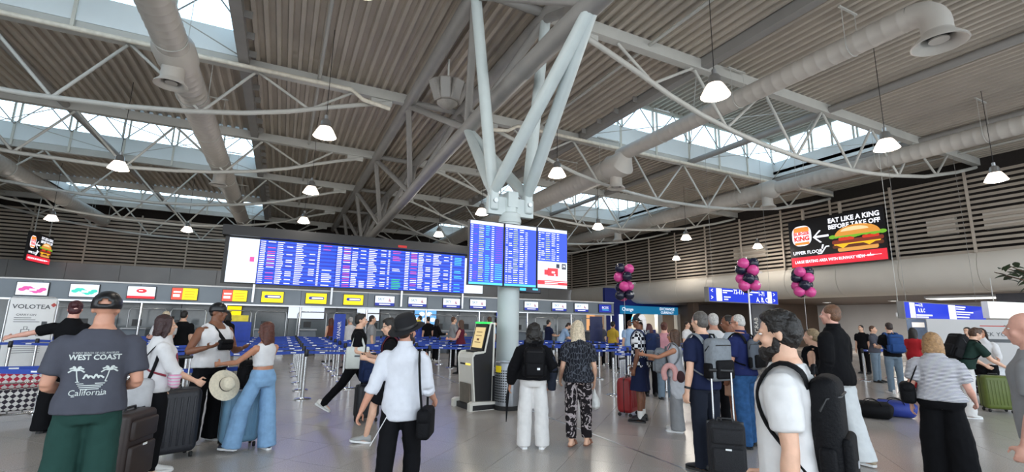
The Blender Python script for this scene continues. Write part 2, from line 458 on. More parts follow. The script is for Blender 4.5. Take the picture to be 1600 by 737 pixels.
MB().box(.02, .62, -6, 43, 4.98, 5.06).build('ledge', M_FASCIA, wr)
for y, l_ in ((7.6, 1.6), (10.2, 1.1), (20, 2.4)):
    MB().box(.3, .58, y, y + l_, 6.1, 6.9).build('plant_panel', M_FASCIA, wr)
so = MB().box(29.2, 44, -6, 46, 3.34, 3.5).build('trim_1', M_BROWN); struct(so)
wf = MB().box(40, 40.3, -8, 24, 0, 3.4).build('wall_far', M_WALLG); struct(wf)
wb2 = MB().box(33.6, 33.9, 24, 46, 0, 3.4).build('wall_inner', M_BROWN); struct(wb2)
we = MB().box(33.9, 40, 24, 24.3, 0, 3.4).build('wall_return', M_BROWN); struct(we)
# ---- back wall
M_GREYF = mat('grey_fascia', '#8f8f90', .35, .0, .1, .6)
wb = empty('wall_back', (0, 43, 0)); struct(wb)
for k in range(NS):
    z = 5.14 + k * .25
    rot = Matrix.Translation((0, -.06, z)) @ Matrix.Rotation(math.radians(28), 4, 'X')
    MB().box(-19.8, 28, -.012, .012, -.075, .075, rot).build('slat', M_SLAT, wb)
for k in range(16): MB().box(-19 + k * 3 - .05, -19 + k * 3 + .05, -.18, -.1, 5.05, 8.85).build('louvre_post', M_SLAT, wb)
for k in range(16): MB().box(-19.8 + k * 3 + .01, -19.8 + k * 3 + 2.99, -.2, 0, 3.0, 5.05).build('fascia_panel', M_GREYF, wb)
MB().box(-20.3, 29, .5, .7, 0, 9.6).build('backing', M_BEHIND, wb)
wl = empty('wall_left', (-19.6, 0, 0)); struct(wl)
for k in range(NS):
    z = 5.14 + k * .25
    rot = Matrix.Translation((-.06, 0, z)) @ Matrix.Rotation(math.radians(-28), 4, 'Y')
    MB().box(-.012, .012, 6, 43, -.075, .075, rot).build('slat', M_SLAT, wl)
for k in range(13): MB().box(.02, .09, 6 + k * 3 - .05, 6 + k * 3 + .05, 5.05, 8.85).build('louvre_post', M_SLAT, wl)
MB().box(-.3, .1, 6, 43, 3.0, 5.05).build('fascia_panel', M_GREYF, wl)
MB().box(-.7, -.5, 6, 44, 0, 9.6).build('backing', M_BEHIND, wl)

# ---- air ducts
def duct(x, y0, y1, r0, ysplit, r1, label, noz, elbow=None, z=8.4, zb=None):
    zb = z if zb is None else zb
    t = thing('air_duct', label, 'duct', (x, 0, 0))
    def ribbed(ya, yb_, r, z):
        rings = []; y = ya
        pts = []; rad = []
        while y < yb_:
            for dy, dr in ((0, 0), (.13, 0), (.15, .008), (.17, 0)):
                pts.append((0, y + dy, z)); rad.append(r + dr)
            y += .3
        return MB().tube(pts, rad, 24)
    ribbed(y0, ysplit, r0, z).build('duct_run', M_DUCT, t, smooth=50)
    ribbed(ysplit, y1, r1, zb).build('duct_run', M_DUCT, t, smooth=50)
    MB().tube([(0, ysplit - .3, z), (0, ysplit - .1, zb), (0, ysplit + .5, zb), (0, ysplit + .55, zb)], [r0 * 1.02, max(r0, r1) * 1.16, max(r0, r1) * 1.16, max(r0, r1) * 1.05], 24).build('collar', M_DUCT, t, smooth=40)
    for y in noz:
        rr = r1 if y > ysplit else r0; zz_ = z; z = zb if y > ysplit else z
        p = [(.25, z - rr * .6), (.25, z - rr - .3), (.27, z - rr - .34), (.36, z - rr - .44), (.37, z - rr - .47), (.30, z - rr - .45), (.22, z - rr - .38), (.2, z - rr - .2)]
        nz = MB().loft([[(q * math.cos(2 * PI * k / 24), y + q * math.sin(2 * PI * k / 24), zz) for k in range(24)] for q, zz in p], cap=False).build('nozzle', M_DUCT, t, smooth=50)
        MB().lathe([(.13, z - rr - .41), (.13, z - rr - .39)], 16, (0, y)).build('nozzle_core', M_DUCT, nz, smooth=40)
        MB().lathe([(.22, z - rr - .3), (.22, z - rr - .29)], 16, (0, y)).build('nozzle_throat', M_BLACK, nz)
        z = zz_
    if elbow:
        y = y0; arc = [(0, y - .42 * math.sin(a), z - .42 * (1 - math.cos(a))) for a in np.linspace(0, PI / 2, 8)] + [(0, y - .42, z - .6)]
        MB().tube(arc, r0, 24, cap=False).build('elbow', M_DUCT, t, smooth=50)
        yy = y - .42
        p = [(r0, z - .6), (r0 * 1.1, z - .66), (r0 * 1.75, z - .84), (r0 * 1.8, z - .88), (r0 * 1.7, z - .89), (r0 * 1.1, z - .76), (r0 * .95, z - .66)]
        nz = MB().loft([[(q * math.cos(2 * PI * k / 28), yy + q * math.sin(2 * PI * k / 28), zz) for k in range(28)] for q, zz in p], cap=False).build('nozzle', M_DUCT, t, smooth=50)
        MB().lathe([(r0 * .65, z - .8), (r0 * .65, z - .77)], 18, (0, yy)).build('nozzle_core', M_DUCT, nz)
        MB().lathe([(r0 * .9, z - .64), (r0 * .9, z - .63)], 18, (0, yy)).build('nozzle_throat', M_BLACK, nz)
    for y in np.arange(y0 + 1.2, y1, 3.2):
        rr = (r1 if y > ysplit else r0) + .012; z = zb if y > ysplit else z
        MB().tube([(rr * math.cos(a), y, z + rr * math.sin(a)) for a in np.linspace(-PI, 0, 13)] , .012, 6).build('hanger_strap', M_STEEL, t)
        for sx_ in (-1, 1): MB().tube([(sx_ * rr, y, z), (sx_ * rr, y, 9.48)], .008, 5).build('hanger_rod', M_STEEL, t)
        MB().box(-rr - .1, rr + .1, y - .025, y + .025, 9.4, 9.44).build('hanger_rail', M_STEEL, t)
    return t
duct(12, 4.55, 42, .27, 14.6, .47, 'round air duct right of the column ending in a downturned nozzle', [14.9], elbow=True, z=8.46, zb=8.05)
duct(21, 2.0, 42, .3, 14.2, .38, 'round air duct nearest the right-hand louvred wall', [14.5, 26], z=8.2)
duct(-3, 5.0, 42, .36, 13.2, .40, 'round air duct passing in front of the left skylights', [13.4, 23.4], z=8.1)
duct(-12, 5.0, 42, .40, 22, .40, 'dim air duct at the far left above the airline banner', [24], z=8.1)
# ================================================================== LAMPS, SCREENS, SIGNS
SCR = 1.0
def em(name, col, k=1.0): return mat('glow_' + name, col, .4, emit=SCR * k)
M_LAMP = mat('lamp_glow', '#fff3e0', .4, emit=22)
NTH = ['first', 'second', 'third', 'fourth', 'fifth', 'sixth', 'seventh', 'eighth', 'ninth', 'tenth', 'eleventh', 'twelfth', 'thirteenth', 'fourteenth', 'fifteenth', 'sixteenth', 'seventeenth', 'eighteenth', 'nineteenth', 'twentieth']
def make_lamp(x, y, z, label):
    t = thing('pendant_lamp', label, 'lamp', (x, y, z), 0, 'bell pendant lamps')
    if not hasattr(make_lamp, 'me'):
        a = MB().lathe([(.03, .62), (.05, .6), (.05, .5), (.1, .47), (.13, .40), (.13, .3), (.16, .26), (.14, .24)], 20, cap=False).build('housing', M_ALU, t, smooth=40)
        a2 = MB().lathe([(.16, .26), (.22, .16), (.27, .06), (.30, 0), (.285, 0), (.25, .07), (.15, .25)], 20, cap=False).build('shade', mat('lamp_shade_glow', '#ffeedd', .4, emit=2.5), t, smooth=40)
        b = MB().lathe([(.02, -.05), (.14, -.045), (.24, -.01), (.265, .02), (.2, .1), (.02, .16)], 20).build('bulb_diffuser', M_LAMP, t, smooth=60)
        c = MB().tube([(0, 0, .6), (0, 0, 3.17)], .009, 6).build('cord', M_BLACK, t)
        make_lamp.me = (a.data, a2.data, b.data, c.data)
    else:
        for n_, me in zip(('housing', 'shade', 'bulb_diffuser', 'cord'), make_lamp.me): place(n_, me, t)
    ld = bpy.data.lights.new('lamp_light', 'POINT'); ld.energy = 75; ld.color = (1, .93, .85); ld.shadow_soft_size = .2
    lo = bpy.data.objects.new('lamp_light', ld); C.objects.link(lo); lo.parent = t; lo.location = (0, 0, -.3)
    return t
rows = {-11.4: ('above the airline banner at far left', [32.4]), -5.4: ('left of the left air duct', [19.4, 32.4]), .6: ('just left of the ridge truss', [6.45, 12.9, 19.4, 25.9]),
        7.85: ('just right of the column', [6.4, 12.8, 19.4, 26.0]), 14.35: ('below the right skylights', [6.35, 19.35]), 20.5: ('below the duct by the right wall', [6.2, 19.3]), 26.5: ('in front of the louvred right wall', [19.2, 26.0])}
for x, (wh, ys) in rows.items():
    for k, y in enumerate(ys): make_lamp(x, y, 6.42, 'bell pendant lamp, %s of the row %s' % (NTH[k], wh))

# ---- loudspeaker cluster under the ridge
ls = thing('loudspeaker_cluster', 'cluster of grey box loudspeakers hung under the ridge truss', 'loudspeaker', (3.75, 12.2, 7.75))
M_SPK = mat('speaker_grey', '#8f8b86', .6)
for k, a in enumerate((-70, -25, 20, 65)):
    M = Matrix.Rotation(math.radians(a), 4, 'Z') @ Matrix.Translation((0, -.36, .38)) @ Matrix.Rotation(math.radians(24), 4, 'X')
    b = MB().rbox(-.15, .15, -.13, .13, -.3, .3, .03, 2, M).build('speaker_box', M_SPK, ls, smooth=30)
    MB().box(-.12, .12, -.14, -.13, -.26, .26, M).build('grille', M_DARKSTEEL, b)
MB().lathe([(.05, -.12), (.2, -.05), (.3, .05), (.3, .12), (.1, .2)], 16).build('hub', M_SPK, ls, smooth=40)
MB().tube([(0, 0, .1), (0, 0, 1.45)], .03, 8).build('hanger', M_STEEL, ls)

# ---- screen text made of little bars
def bars(mb, x0, y0, w_, h_, rows_, cols, rng, depth=-.004, fill=.5):
    rh = h_ / rows_
    for r in range(rows_):
        yc = y0 + h_ - (r + .5) * rh
        for (a, b, mi, prob, jit) in cols:
            if rng.random() > prob: continue
            mb.cur = mi if not callable(mi) else mi(r, rng)
            xa = x0 + a * w_; xb = x0 + (b - (b - a) * jit * rng.random()) * w_
            q = rh * fill / 2
            mb.quad((xa, depth, yc - q), (xb, depth, yc - q), (xb, depth, yc + q), (xa, depth, yc + q))
E_BLUE, E_BLUE2, E_WHITE = em('blue', '#1350ea', .9), em('deep_blue', '#0a30bc', .85), em('white', '#f4f6ff', 1.0)
E_PINK, E_GREEN, E_CYAN, E_RED, E_YEL = em('magenta', '#d04a9a'), em('green', '#25c06a'), em('cyan', '#4fd0f0'), em('red', '#e02030'), em('yellow', '#ffe400', 1.0)
E_PALE, E_LIME, E_ORANGE, E_NAVY, E_VIOL = em('pale', '#dfeaf8', .95), em('lime', '#c4d44a', .8), em('orange', '#ff8a3a'), em('navy', '#131a3c', .6), em('violet', '#7a3ae0')
BCOL = [E_WHITE, E_PINK, E_GREEN, E_CYAN, E_RED, E_LIME, E_VIOL]
# big departures board
bb = thing('departures_board', 'huge blue flight departures board hung above the check-in desks', 'information board', (3.0, 21.7, 2.93))
MB().box(-5.3, 6.0, .02, .3, -.02, 1.9).build('cabinet', M_BLACK, bb)
MB().box(-5.4, 6.1, -.35, .4, 1.88, 2.28).build('top_gantry', M_BLACK, bb)
for x in (-4.1, -1.1, 1.95, 4.95): MB().box(x - .04, x + .04, .1, .2, -.75, 0).build('support_leg', M_ALU, bb)
rng = random.Random(3)
ad = MB().box(-5.15, -4.07, -.02, .02, .02, 1.82).build('advert_panel', E_PALE, bb)
MB().box(-4.36, -4.2, -.026, -.02, .88, 1.08).build('advert_mark', E_PINK, ad)
ad2 = MB().box(4.97, 5.95, -.02, .02, 0, 1.72).build('advert_panel', E_PALE, bb)
for k in range(3):
    x0 = -4.05 + k * 3.005
    p = MB().box(x0, x0 + 2.99, -.02, .02, .0, 1.82).build('flight_screen', E_BLUE, bb)
    st = MB()
    for r in range(11): st.box(x0, x0 + 2.99, -.024, -.02, .03 + r * .163, .03 + r * .163 + .08)
    tag(st.build('row_stripe', E_BLUE2, p), kind='stuff')
    t = MB()
    pk = lambda r, g: 1 if g.random() < .55 else 0
    st_ = lambda r, g: (1 if r < 6 else (0 if r < 12 else 2)) if k == 1 else (3 if k == 2 else (1 if r < 10 else 0))
    bars(t, x0, 0.02, 2.99, 1.78, 22, [(.01, .075, 0, 1, .1), (.1, .2, pk, .85, .05), (.22, .31, 0, .95, .3), (.34, .42, 0, .45, .05), (.46, .6, 0, .97, .5), (.64, .72, 0, .5, .1), (.75, .78, 0, .95, 0), (.82, .96, st_, .6 if k != 2 else .35, .3)], rng, -.028, .42)
    tag(t.build('flight_rows', BCOL, p), kind='stuff')
MB().box(1.55, 1.95, -.36, -.34, 1.93, 2.03).build('clock_display', em('clock', '#c01010', .7), bb)

# column flight screens
fs = thing('flight_screens', 'three upright blue flight screens mounted side by side on the column', 'screen', (3.26, 8.68, 2.34))
for k in range(3):
    x0 = .015 + k * .782; w_ = .735
    pn = MB().box(x0 - .015, x0 + w_ + .015, 0, .09, -.01, 1.32).build('screen_housing', M_BLACK, fs)
    MB().box(x0, x0 + w_, -.006, 0, .01, 1.3).build('display', em('screen_blue', '#1f4ae6', .9), pn)
    MB().box(x0, x0 + w_, -.009, -.006, 1.23, 1.3).build('header_strip', E_PALE, pn)
    t = MB(); zlo = .06 if k < 2 else .60
    lj = lambda r, g: 5 if g.random() < .7 else 0
    cols = [(.02, .09, 0, .95, .2), (.11, .24, 6 if k == 0 else 0, .5, .3), (.26, .42, lj, 1, .25), (.46, .60, 3 if k == 0 else 0, .9, .3), (.64, .72, 0, .95, .1)] + ([(.76, .98, lambda r, g: 6 if r < 18 else 3, .95, .05)] if k == 0 else [])
    bars(t, x0, zlo, w_, 1.22 - zlo, 27 if k < 2 else 14, cols, rng, -.011, .33)
    tag(t.build('flight_rows', BCOL, pn), kind='stuff')
    if k < 2: MB().box(x0, x0 + w_, -.009, -.006, .01, .05).build('footer_strip', E_CYAN, pn)
    else:
        a = MB().box(x0, x0 + w_, -.009, -.006, .01, .58).build('advert_panel', E_PALE, pn)
        MB().box(x0, x0 + w_, -.012, -.009, .08, .17).build('red_strip', E_RED, a)
        t = MB(); t.box(x0 + .17, x0 + w_, -.015, -.012, .135, .15); t.box(x0 + .17, x0 + .5, -.015, -.012, .10, .115); t.build('advert_text', E_WHITE, a)
        t = MB(); t.box(x0 + .16, x0 + .3, -.013, -.009, .29, .40); t.box(x0 + .24, x0 + .5, -.016, -.009, .27, .44); t.build('red_card', E_RED, a)
        t = MB(); t.box(x0 + .34, x0 + .42, -.019, -.016, .33, .37); t.box(x0 + .40, x0 + .44, -.019, -.016, .28, .31); t.build('card_mark', E_WHITE, a)
        t = MB(); t.box(x0 + .46, x0 + .54, -.012, -.009, .45, .54); t.box(x0 + .60, x0 + .71, -.012, -.009, .43, .55); t.build('icon_plate', E_NAVY, a)
        text_mesh('icon_letter', 'M', .09, E_WHITE, facing(x0 + .655, -.014, .49), a)
MB().box(.75, 1.45, .09, .22, .3, .9).build('mount_bracket', M_ALU, fs)
sm = thing('small_screen', 'small dark advert screen on the far side of the column', 'screen', (5.2, 9.75, 2.28))
MB().rbox(-.32, .32, -.04, .04, 0, .3, .02, 2).build('housing', M_BLACK, sm, smooth=30)
MB().box(-.29, .29, -.046, -.04, .03, .27).build('display', E_NAVY, sm)
t = MB(); t.box(-.26, -.1, -.05, -.046, .06, .22); t.box(.08, .22, -.05, -.046, .08, .16); t.build('advert_mark', E_CYAN, sm)
MB().tube([(-.3, 0, .15), (-.6, -.35, .15)], .03, 8).build('arm', M_ALU, sm)

# ---- burger advert screens (logo, arrow, burger picture and lettering)
def flatdisc(mb, cx, cz, rx, rz, a0, a1, d, n=18):
    mb.add([(cx, d, cz)] + [(cx + rx * math.cos(a0 + (a1 - a0) * k / n), d, cz + rz * math.sin(a0 + (a1 - a0) * k / n)) for k in range(n + 1)], [(0, k, k + 1) for k in range(1, n + 1)])
def rrect(mb, x0, x1, z0, z1, r, d, n=6):
    vs = []
    for cx, cz, a0 in ((x1 - r, z1 - r, 0), (x0 + r, z1 - r, PI / 2), (x0 + r, z0 + r, PI), (x1 - r, z0 + r, 1.5 * PI)):
        vs += [(cx + r * math.cos(a0 + PI / 2 * k / n), d, cz + r * math.sin(a0 + PI / 2 * k / n)) for k in range(n + 1)]
    mb.add(vs, [tuple(range(len(vs)))])
def advert(root, w_, h_):
    """built in local x (right) / z (up), face towards local -y, width 5.1 height 2.84 at unit size"""
    k = w_ / 5.1; q = lambda v: v * k
    MB().box(0, w_, 0, .18 * k, 0, h_).build('housing', M_BLACK, root)
    sc = MB().box(q(.04), w_ - q(.04), -.01, 0, q(.04), h_ - q(.04)).build('display', em('advert_black', '#05060c', .5), root)
    MB().box(q(.04), w_ - q(.04), -.014, -.01, q(.04), q(.62)).build('red_band', em('advert_red', '#e0283c', .9), sc)
    T_ = lambda s, size, x, z, al='CENTER', m=E_WHITE, bold=0., sq=1.: text_mesh('lettering', s, q(size), m, facing(q(x), -.024, q(z)), sc, al, sq, .001, bold * k)
    T_('EAT LIKE A KING', .37, 4.92, 2.48, 'RIGHT', bold=.012, sq=.92); T_('BEFORE TAKE OFF', .345, 4.92, 2.12, 'RIGHT', bold=.012, sq=.92)
    T_('UPPER FLOOR', .27, .18, .86, 'LEFT', bold=.008); T_('LARGE SEATING AREA WITH RUNWAY VIEW', .225, .25, .32, 'LEFT', bold=.008, sq=.83)
    lg = MB(); rrect(lg, q(.2), q(1.34), q(1.28), q(2.48), q(.42), -.013); lg.build('logo_ground', E_WHITE, sc)
    t = MB(); rrect(t, q(.31), q(1.23), q(2.12), q(2.40), q(.139), -.016)
    t.box(q(.31), q(1.23), -.017, -.013, q(2.12), q(2.2)); rrect(t, q(.34), q(1.2), q(1.35), q(1.5), q(.07), -.016); t.box(q(.34), q(1.2), -.017, -.013, q(1.45), q(1.5)); t.build('logo_bun', E_ORANGE, sc)
    T_('BURGER', .27, .77, 2.0, 'CENTER', em('logo_red', '#d62a20'), .012, .93); T_('KING', .37, .77, 1.70, 'CENTER', em('logo_red', '#d62a20'), .018, 1.02)
    t = MB(); t.box(q(1.55), q(2.3), -.016, -.012, q(1.64), q(1.76))
    for s_ in (1, -1):
        t.add([(q(1.42), -.015, q(1.70)), (q(1.52), -.015, q(1.70)), (q(1.9), -.015, q(1.70 + .34 * s_)), (q(1.8), -.015, q(1.70 + .36 * s_))], [(0, 1, 2, 3), (3, 2, 1, 0)])
    t.build('arrow', E_WHITE, sc)
    t = MB()   # little escalator sign
    pts = [(1.62, .72), (1.82, .72), (2.1, 1.08), (2.28, 1.08)]
    for (a, b), (c, d) in zip(pts, pts[1:]): t.tube([(q(a), -.014, q(b)), (q(c), -.014, q(d))], q(.035), 6)
    t.tube([(q(1.88), -.014, q(.98)), (q(1.96), -.014, q(1.22))], q(.045), 6); t.build('escalator_icon', E_WHITE, sc)
    B = lambda name, col, f_: (lambda mb: (f_(mb), mb.build(name, em(name, col, .9), sc)))(MB())
    cx = 3.75
    B('burger_bun_bottom', '#d99a4e', lambda m: rrect(m, q(2.72), q(4.72), q(.68), q(.92), q(.1), -.018))
    B('burger_patty', '#5a2c1c', lambda m: rrect(m, q(2.45), q(4.98), q(.88), q(1.08), q(.09), -.019))
    B('burger_cheese', '#f5b921', lambda m: (m.add([(q(2.6), -.021, q(1.1)), (q(3.0), -.021, q(.86)), (q(3.35), -.021, q(1.08))], [(0, 1, 2)]), m.add([(q(3.9), -.021, q(1.12)), (q(4.3), -.021, q(.9)), (q(4.75), -.021, q(1.12))], [(0, 1, 2)]), rrect(m, q(2.55), q(4.85), q(1.05), q(1.15), q(.05), -.0205)))
    B('burger_patty_top', '#7a2f22', lambda m: rrect(m, q(2.45), q(5.0), q(1.12), q(1.34), q(.1), -.0215))
    B('burger_tomato', '#cf3423', lambda m: (rrect(m, q(2.8), q(3.6), q(1.28), q(1.46), q(.08), -.022), rrect(m, q(4.0), q(4.8), q(1.28), q(1.44), q(.08), -.022)))
    def lettuce(m):
        g = random.Random(5)
        for k_ in range(14):
            x = 2.5 + k_ * .19; flatdisc(m, q(x), q(1.5 + .07 * g.random()), q(.2), q(.11), 0, 2 * PI, -.023 - k_ * .0002, 8)
    B('burger_lettuce', '#6fae2e', lettuce)
    B('burger_bun_top', '#d8923e', lambda m: flatdisc(m, q(cx), q(1.55), q(1.12), q(.55), 0, PI, -.027))
    B('burger_bun_gloss', '#f3d3a0', lambda m: flatdisc(m, q(cx - .1), q(1.78), q(.7), q(.22), 0, PI, -.029))
    t = MB(); t.box(q(3.85), q(4.8), -.018, -.014, q(.33), q(.355)); t.tube([(q(4.15), -.016, q(.34)), (q(4.45), -.016, q(.34))], [q(.05), q(.03)], 8)
    t.add([(q(4.25), -.018, q(.34)), (q(4.32), -.018, q(.34)), (q(4.3), -.018, q(.5))], [(0, 1, 2)]); t.build('plane_icon', E_WHITE, sc)
ar = thing('advert_screen', 'large black burger advert screen on the louvred right wall', 'advert screen', (27.62, 17.85, 5.06), -PI / 2)
advert(ar, 5.12, 2.84)
for x in (.9, 3.0): MB().box(x - .06, x + .06, .02, .16, 2.84, 3.5).build('hanging_bracket', M_SLAT, ar)
al_ = thing('advert_screen', 'small distant burger advert screen high at the far left', 'advert screen', (-14.4, 38.6, 4.72), PI / 2)
advert(al_, 3.3, 1.84)
MB().tube([(.6, .06, 1.84), (.6, .06, 4.82)], .03, 6).build('hanging_bracket', M_STEEL, al_)
MB().tube([(2.7, .06, 1.84), (2.7, .06, 4.82)], .03, 6).build('hanging_bracket', M_STEEL, al_)

# ---- check-in row
M_BAND = mat('band_grey', '#78828b', .4, .1, .06, 1)
M_DESK = mat('desk_grey', '#5d6670', .4, .1, .08, 2)
M_DESKTOP = mat('desk_top', '#9a9da0', .3, .2, .05)
YC = 22.0
band = thing('check_in_canopy', 'long grey sign band carrying the airline screens over the check-in desks', 'sign band', (0, YC, 0))
for k in range(10):
    x0 = -10.4 + k * 2.775
    MB().box(x0 + .006, x0 + 2.769, 0, .35, 2.1, 2.74).build('band_panel', M_BAND, band)
MB().box(-10.4, 17.35, -.03, .38, 2.74, 2.79).build('top_trim', M_WHITE, band)
MB().box(-10.4, 17.35, .0, .36, 2.04, 2.1).build('bottom_trim', M_ALU, band)
for k in range(11):
    x0 = -10.3 + k * 2.76
    MB().tube([(x0, .2, 0), (x0, .2, 2.06)], .05, 10).build('post', M_CHROME, band, smooth=60)
SG = [(-8.26, -7.44, 'pink'), (-6.85, -6.05, 'teal'), (-5.21, -4.37, 'redw'), (-3.85, -3.02, 'ry'), (-2.18, -1.32, 'ry'), (-.79, .02, 'yel'), (.89, 1.72, 'yel'), (2.43, 3.26, 'yel')] + \
     [(a, b, 'sky') for a, b in ((3.79, 4.66), (5.32, 6.18), (7.01, 7.87), (8.41, 9.25), (9.95, 10.76), (11.47, 12.28), (13.16, 14.06), (14.61, 15.51))] + [(16.26, 17.12, 'blue')]
LBL = {'pink': 'white check-in screen with a pink emblem at the far left end', 'teal': 'white check-in screen with a turquoise emblem', 'redw': 'white check-in screen with red emblem and red footer',
       'ry': 'red and yellow split check-in screen', 'yel': 'yellow check-in screen with a blue lozenge', 'sky': 'white and blue check-in screen reading SKY', 'blue': 'dark blue check-in screen at the right end of the sign band'}
cnt = {}
for (a, b, kd) in SG:
    cnt[kd] = cnt.get(kd, 0) + 1
    lab = LBL[kd] + (', %s from the left' % NTH[cnt[kd] - 1] if kd in ('ry', 'yel', 'sky') else '')
    t = thing('check_in_screen', lab, 'screen', ((a + b) / 2, YC - .06, 2.2), 0, 'screens on the check-in sign band')
    w2 = (b - a) / 2
    MB().box(-w2 - .02, w2 + .02, 0, .06, -.02, .46).build('housing', M_BLACK, t)
    base = {'pink': E_PALE, 'teal': E_PALE, 'redw': E_PALE, 'ry': E_YEL, 'yel': E_YEL, 'sky': E_PALE, 'blue': em('royal', '#1c2f9a', .9)}[kd]
    d = MB().box(-w2, w2, -.006, 0, 0, .44).build('display', base, t)
    if kd in ('pink', 'teal'):
        mb = MB(); c = E_PINK if kd == 'pink' else em('turq', '#35c9b4')
        for k in range(7): flatdisc(mb, -.26 + k * .09, .19 + .06 * math.sin(k * 1.1), .1, .07 - .004 * abs(k - 3), 0, 2 * PI, -.01 - k * .0004, 10)
        mb.build('emblem', c, d)
        mb = MB(); mb.box(-.07, .12, -.016, -.0135, .15, .22); mb.box(.25, .36, -.012, -.006, .33, .36); mb.build('lettering', E_WHITE, d)
    elif kd == 'redw':
        mb = MB(); mb.box(-w2, w2, -.01, -.006, 0, .09); flatdisc(mb, 0, .28, .16, .08, 0, 2 * PI, -.011); mb.build('emblem', E_RED, d)
        mb = MB(); mb.box(-.08, .04, -.014, -.012, .27, .3); mb.build('lettering', E_WHITE, d)
    elif kd == 'ry':
        MB().box(-w2, -.07, -.01, -.006, 0, .44).build('red_half', em('coral', '#f0503c'), d)
        mb = MB(); mb.box(-w2 + .05, -.12, -.014, -.01, .26, .32); mb.box(-w2 + .05, -.15, -.014, -.01, .1, .2); mb.build('lettering', E_WHITE, d)
        mb = MB(); mb.box(0, w2 - .08, -.01, -.006, .3, .32); mb.box(0, w2 - .1, -.01, -.006, .2, .22); mb.box(0, w2 - .08, -.01, -.006, .1, .12); mb.build('small_print', em('ochre', '#c09000', .8), d)
    elif kd == 'yel':
        mb = MB(); rrect(mb, -.3, .32, .17, .3, .06, -.01); mb.build('lozenge', em('royal', '#1c2f9a', .9), d)
        mb = MB(); rrect(mb, -.18, .28, .205, .265, .028, -.013); mb.build('lettering', E_WHITE, d)
    elif kd == 'sky':
        MB().box(-w2, w2, -.01, -.006, 0, .13).build('blue_footer', em('royal', '#1c2f9a', .9), d)
        MB().box(-.25, .25, -.013, -.01, .045, .085).build('footer_text', E_WHITE, d)
        text_mesh('lettering', 'SKY', .17, em('skytext', '#56788a', .7), facing(-.17, -.012, .29), d)
        mb = MB(); mb.add([(.16, -.01, .2), (.3, -.01, .17), (.2, -.01, .36)], [(0, 1, 2)]); mb.build('tail_fin', em('rosefin', '#b88a98', .8), d)
    else:
        text_mesh('lettering', 'BCISS', .19, E_WHITE, facing(0, -.012, .26), d); MB().box(-.2, .25, -.012, -.006, .12, .15).build('small_print', E_CYAN, d)
# desks
def desk(k, x):
    t = thing('check_in_desk', 'grey check-in desk with metal frame, %s from the left' % NTH[k], 'desk', (x, YC + .95, 0), 0, 'check-in desks')
    MB().rbox(-.56, .18, -.3, .3, 0, 1.05, .03, 2).build('counter', M_DESK, t, smooth=30)
    MB().box(-.6, .2, -.36, .34, 1.05, 1.1).build('worktop', M_DESKTOP, t)
    MB().box(.22, .58, -.4, 1.2, .28, .36).build('baggage_belt', M_RUBBER, t)
    MB().box(.2, .6, -.42, 1.2, 0, .28).build('belt_housing', M_ALU, t)
    MB().box(-.35, -.05, .0, .04, 1.16, 1.42).build('monitor', M_BLACK, t)
    MB().tube([(-.6, .5, 0), (-.6, .5, 1.75), (-.54, .5, 1.85), (.56, .5, 1.85), (.62, .5, 1.75), (.62, .5, 0)], .025, 8).build('frame', M_ALU, t, smooth=60)
for k in range(17): desk(k, SG[k][0] + .4)
M_PGLASS = mat('smoky_partition', '#7d858a', .12, .0, .05)
bp = thing('partition_wall', 'grey glossy partition behind the check-in desks', 'partition', (0, YC + 3, 0))
for k in range(13):
    MB().box(-10.4 + k * 2.15, -10.4 + k * 2.15 + 2.13, 0, .06, 0, 2.5).build('partition_panel', M_PGLASS, bp)
MB().box(-10.5, 17.6, -.04, .1, 2.5, 2.6).build('top_rail', M_ALU, bp)
def poster(x, y, z0, w_, h_, m, label, fr=M_BLACK):
    t = thing('wall_screen', label, 'screen', (x, y, z0))
    MB().box(-w_ / 2 - .03, w_ / 2 + .03, 0, .06, -.03, h_ + .03).build('housing', fr, t)
    MB().box(-w_ / 2, w_ / 2, -.006, 0, 0, h_).build('display', m, t); return t
pt = poster(7.0, YC + 2.9, 1.35, 1.2, .8, em('skyblue', '#6fb0f0'), 'bright blue wall screen behind the yellow-vested worker')
mb = MB()
for k in range(5): flatdisc(mb, -.4 + k * .2, .25 + .3 * (k % 2), .16, .12, 0, 2 * PI, -.012 - k * .0005, 10)
mb.build('picture_shapes', E_WHITE, pt)
poster(-2.1, YC + 2.9, 1.5, .9, .55, E_YEL, 'yellow wall notice behind the man in the white tank top')
poster(11.6, YC + 2.9, 1.2, .8, .9, E_BLUE, 'blue wall screen just right of the column')
w1 = poster(1.1, YC + 2.9, 1.55, 1.6, .6, E_PALE, 'white reflective wall screen above the long brown hair')
poster(4.0, YC + 2.9, 1.5, 1.1, .6, E_PALE, 'white wall screen under the last yellow check-in screen')

# ---- queue signs
def queue_sign(x, y, w_, z0, z1, m, label, top=None, txt=None):
    t = thing('queue_sign', label, 'sign', (x, y, 0))
    MB().box(-w_ / 2, w_ / 2, -.015, .015, z0, z1).build('panel', m, t)
    MB().tube([(0, .04, .02), (0, .04, z1)], .02, 8).build('pole', M_CHROME, t); MB().lathe([(.17, 0), (.17, .02), (.04, .04)], 16, (0, .04)).build('base', M_CHROME, t)
    if top: MB().box(-w_ / 2 + .1, w_ / 2 - .1, -.02, .02, z1 + .02, z1 + .2).build('top_card', top, t)
    if txt:
        M = Matrix.Translation((0, -.02, (z0 + z1) / 2)) @ Matrix.Rotation(PI / 2, 4, 'X') @ Matrix.Rotation(PI / 2, 4, 'Z')
        text_mesh('lettering', txt, .16, M_WHITE, M, t)
M_SIGNB = mat('sign_blue', '#1d3fa6', .5); M_SIGNY = mat('sign_yellow', '#e6d23a', .5)
queue_sign(-1.25, 16.4, .95, .55, 1.45, M_SIGNB, 'blue queue sign with yellow card behind the gesturing man', M_SIGNY)
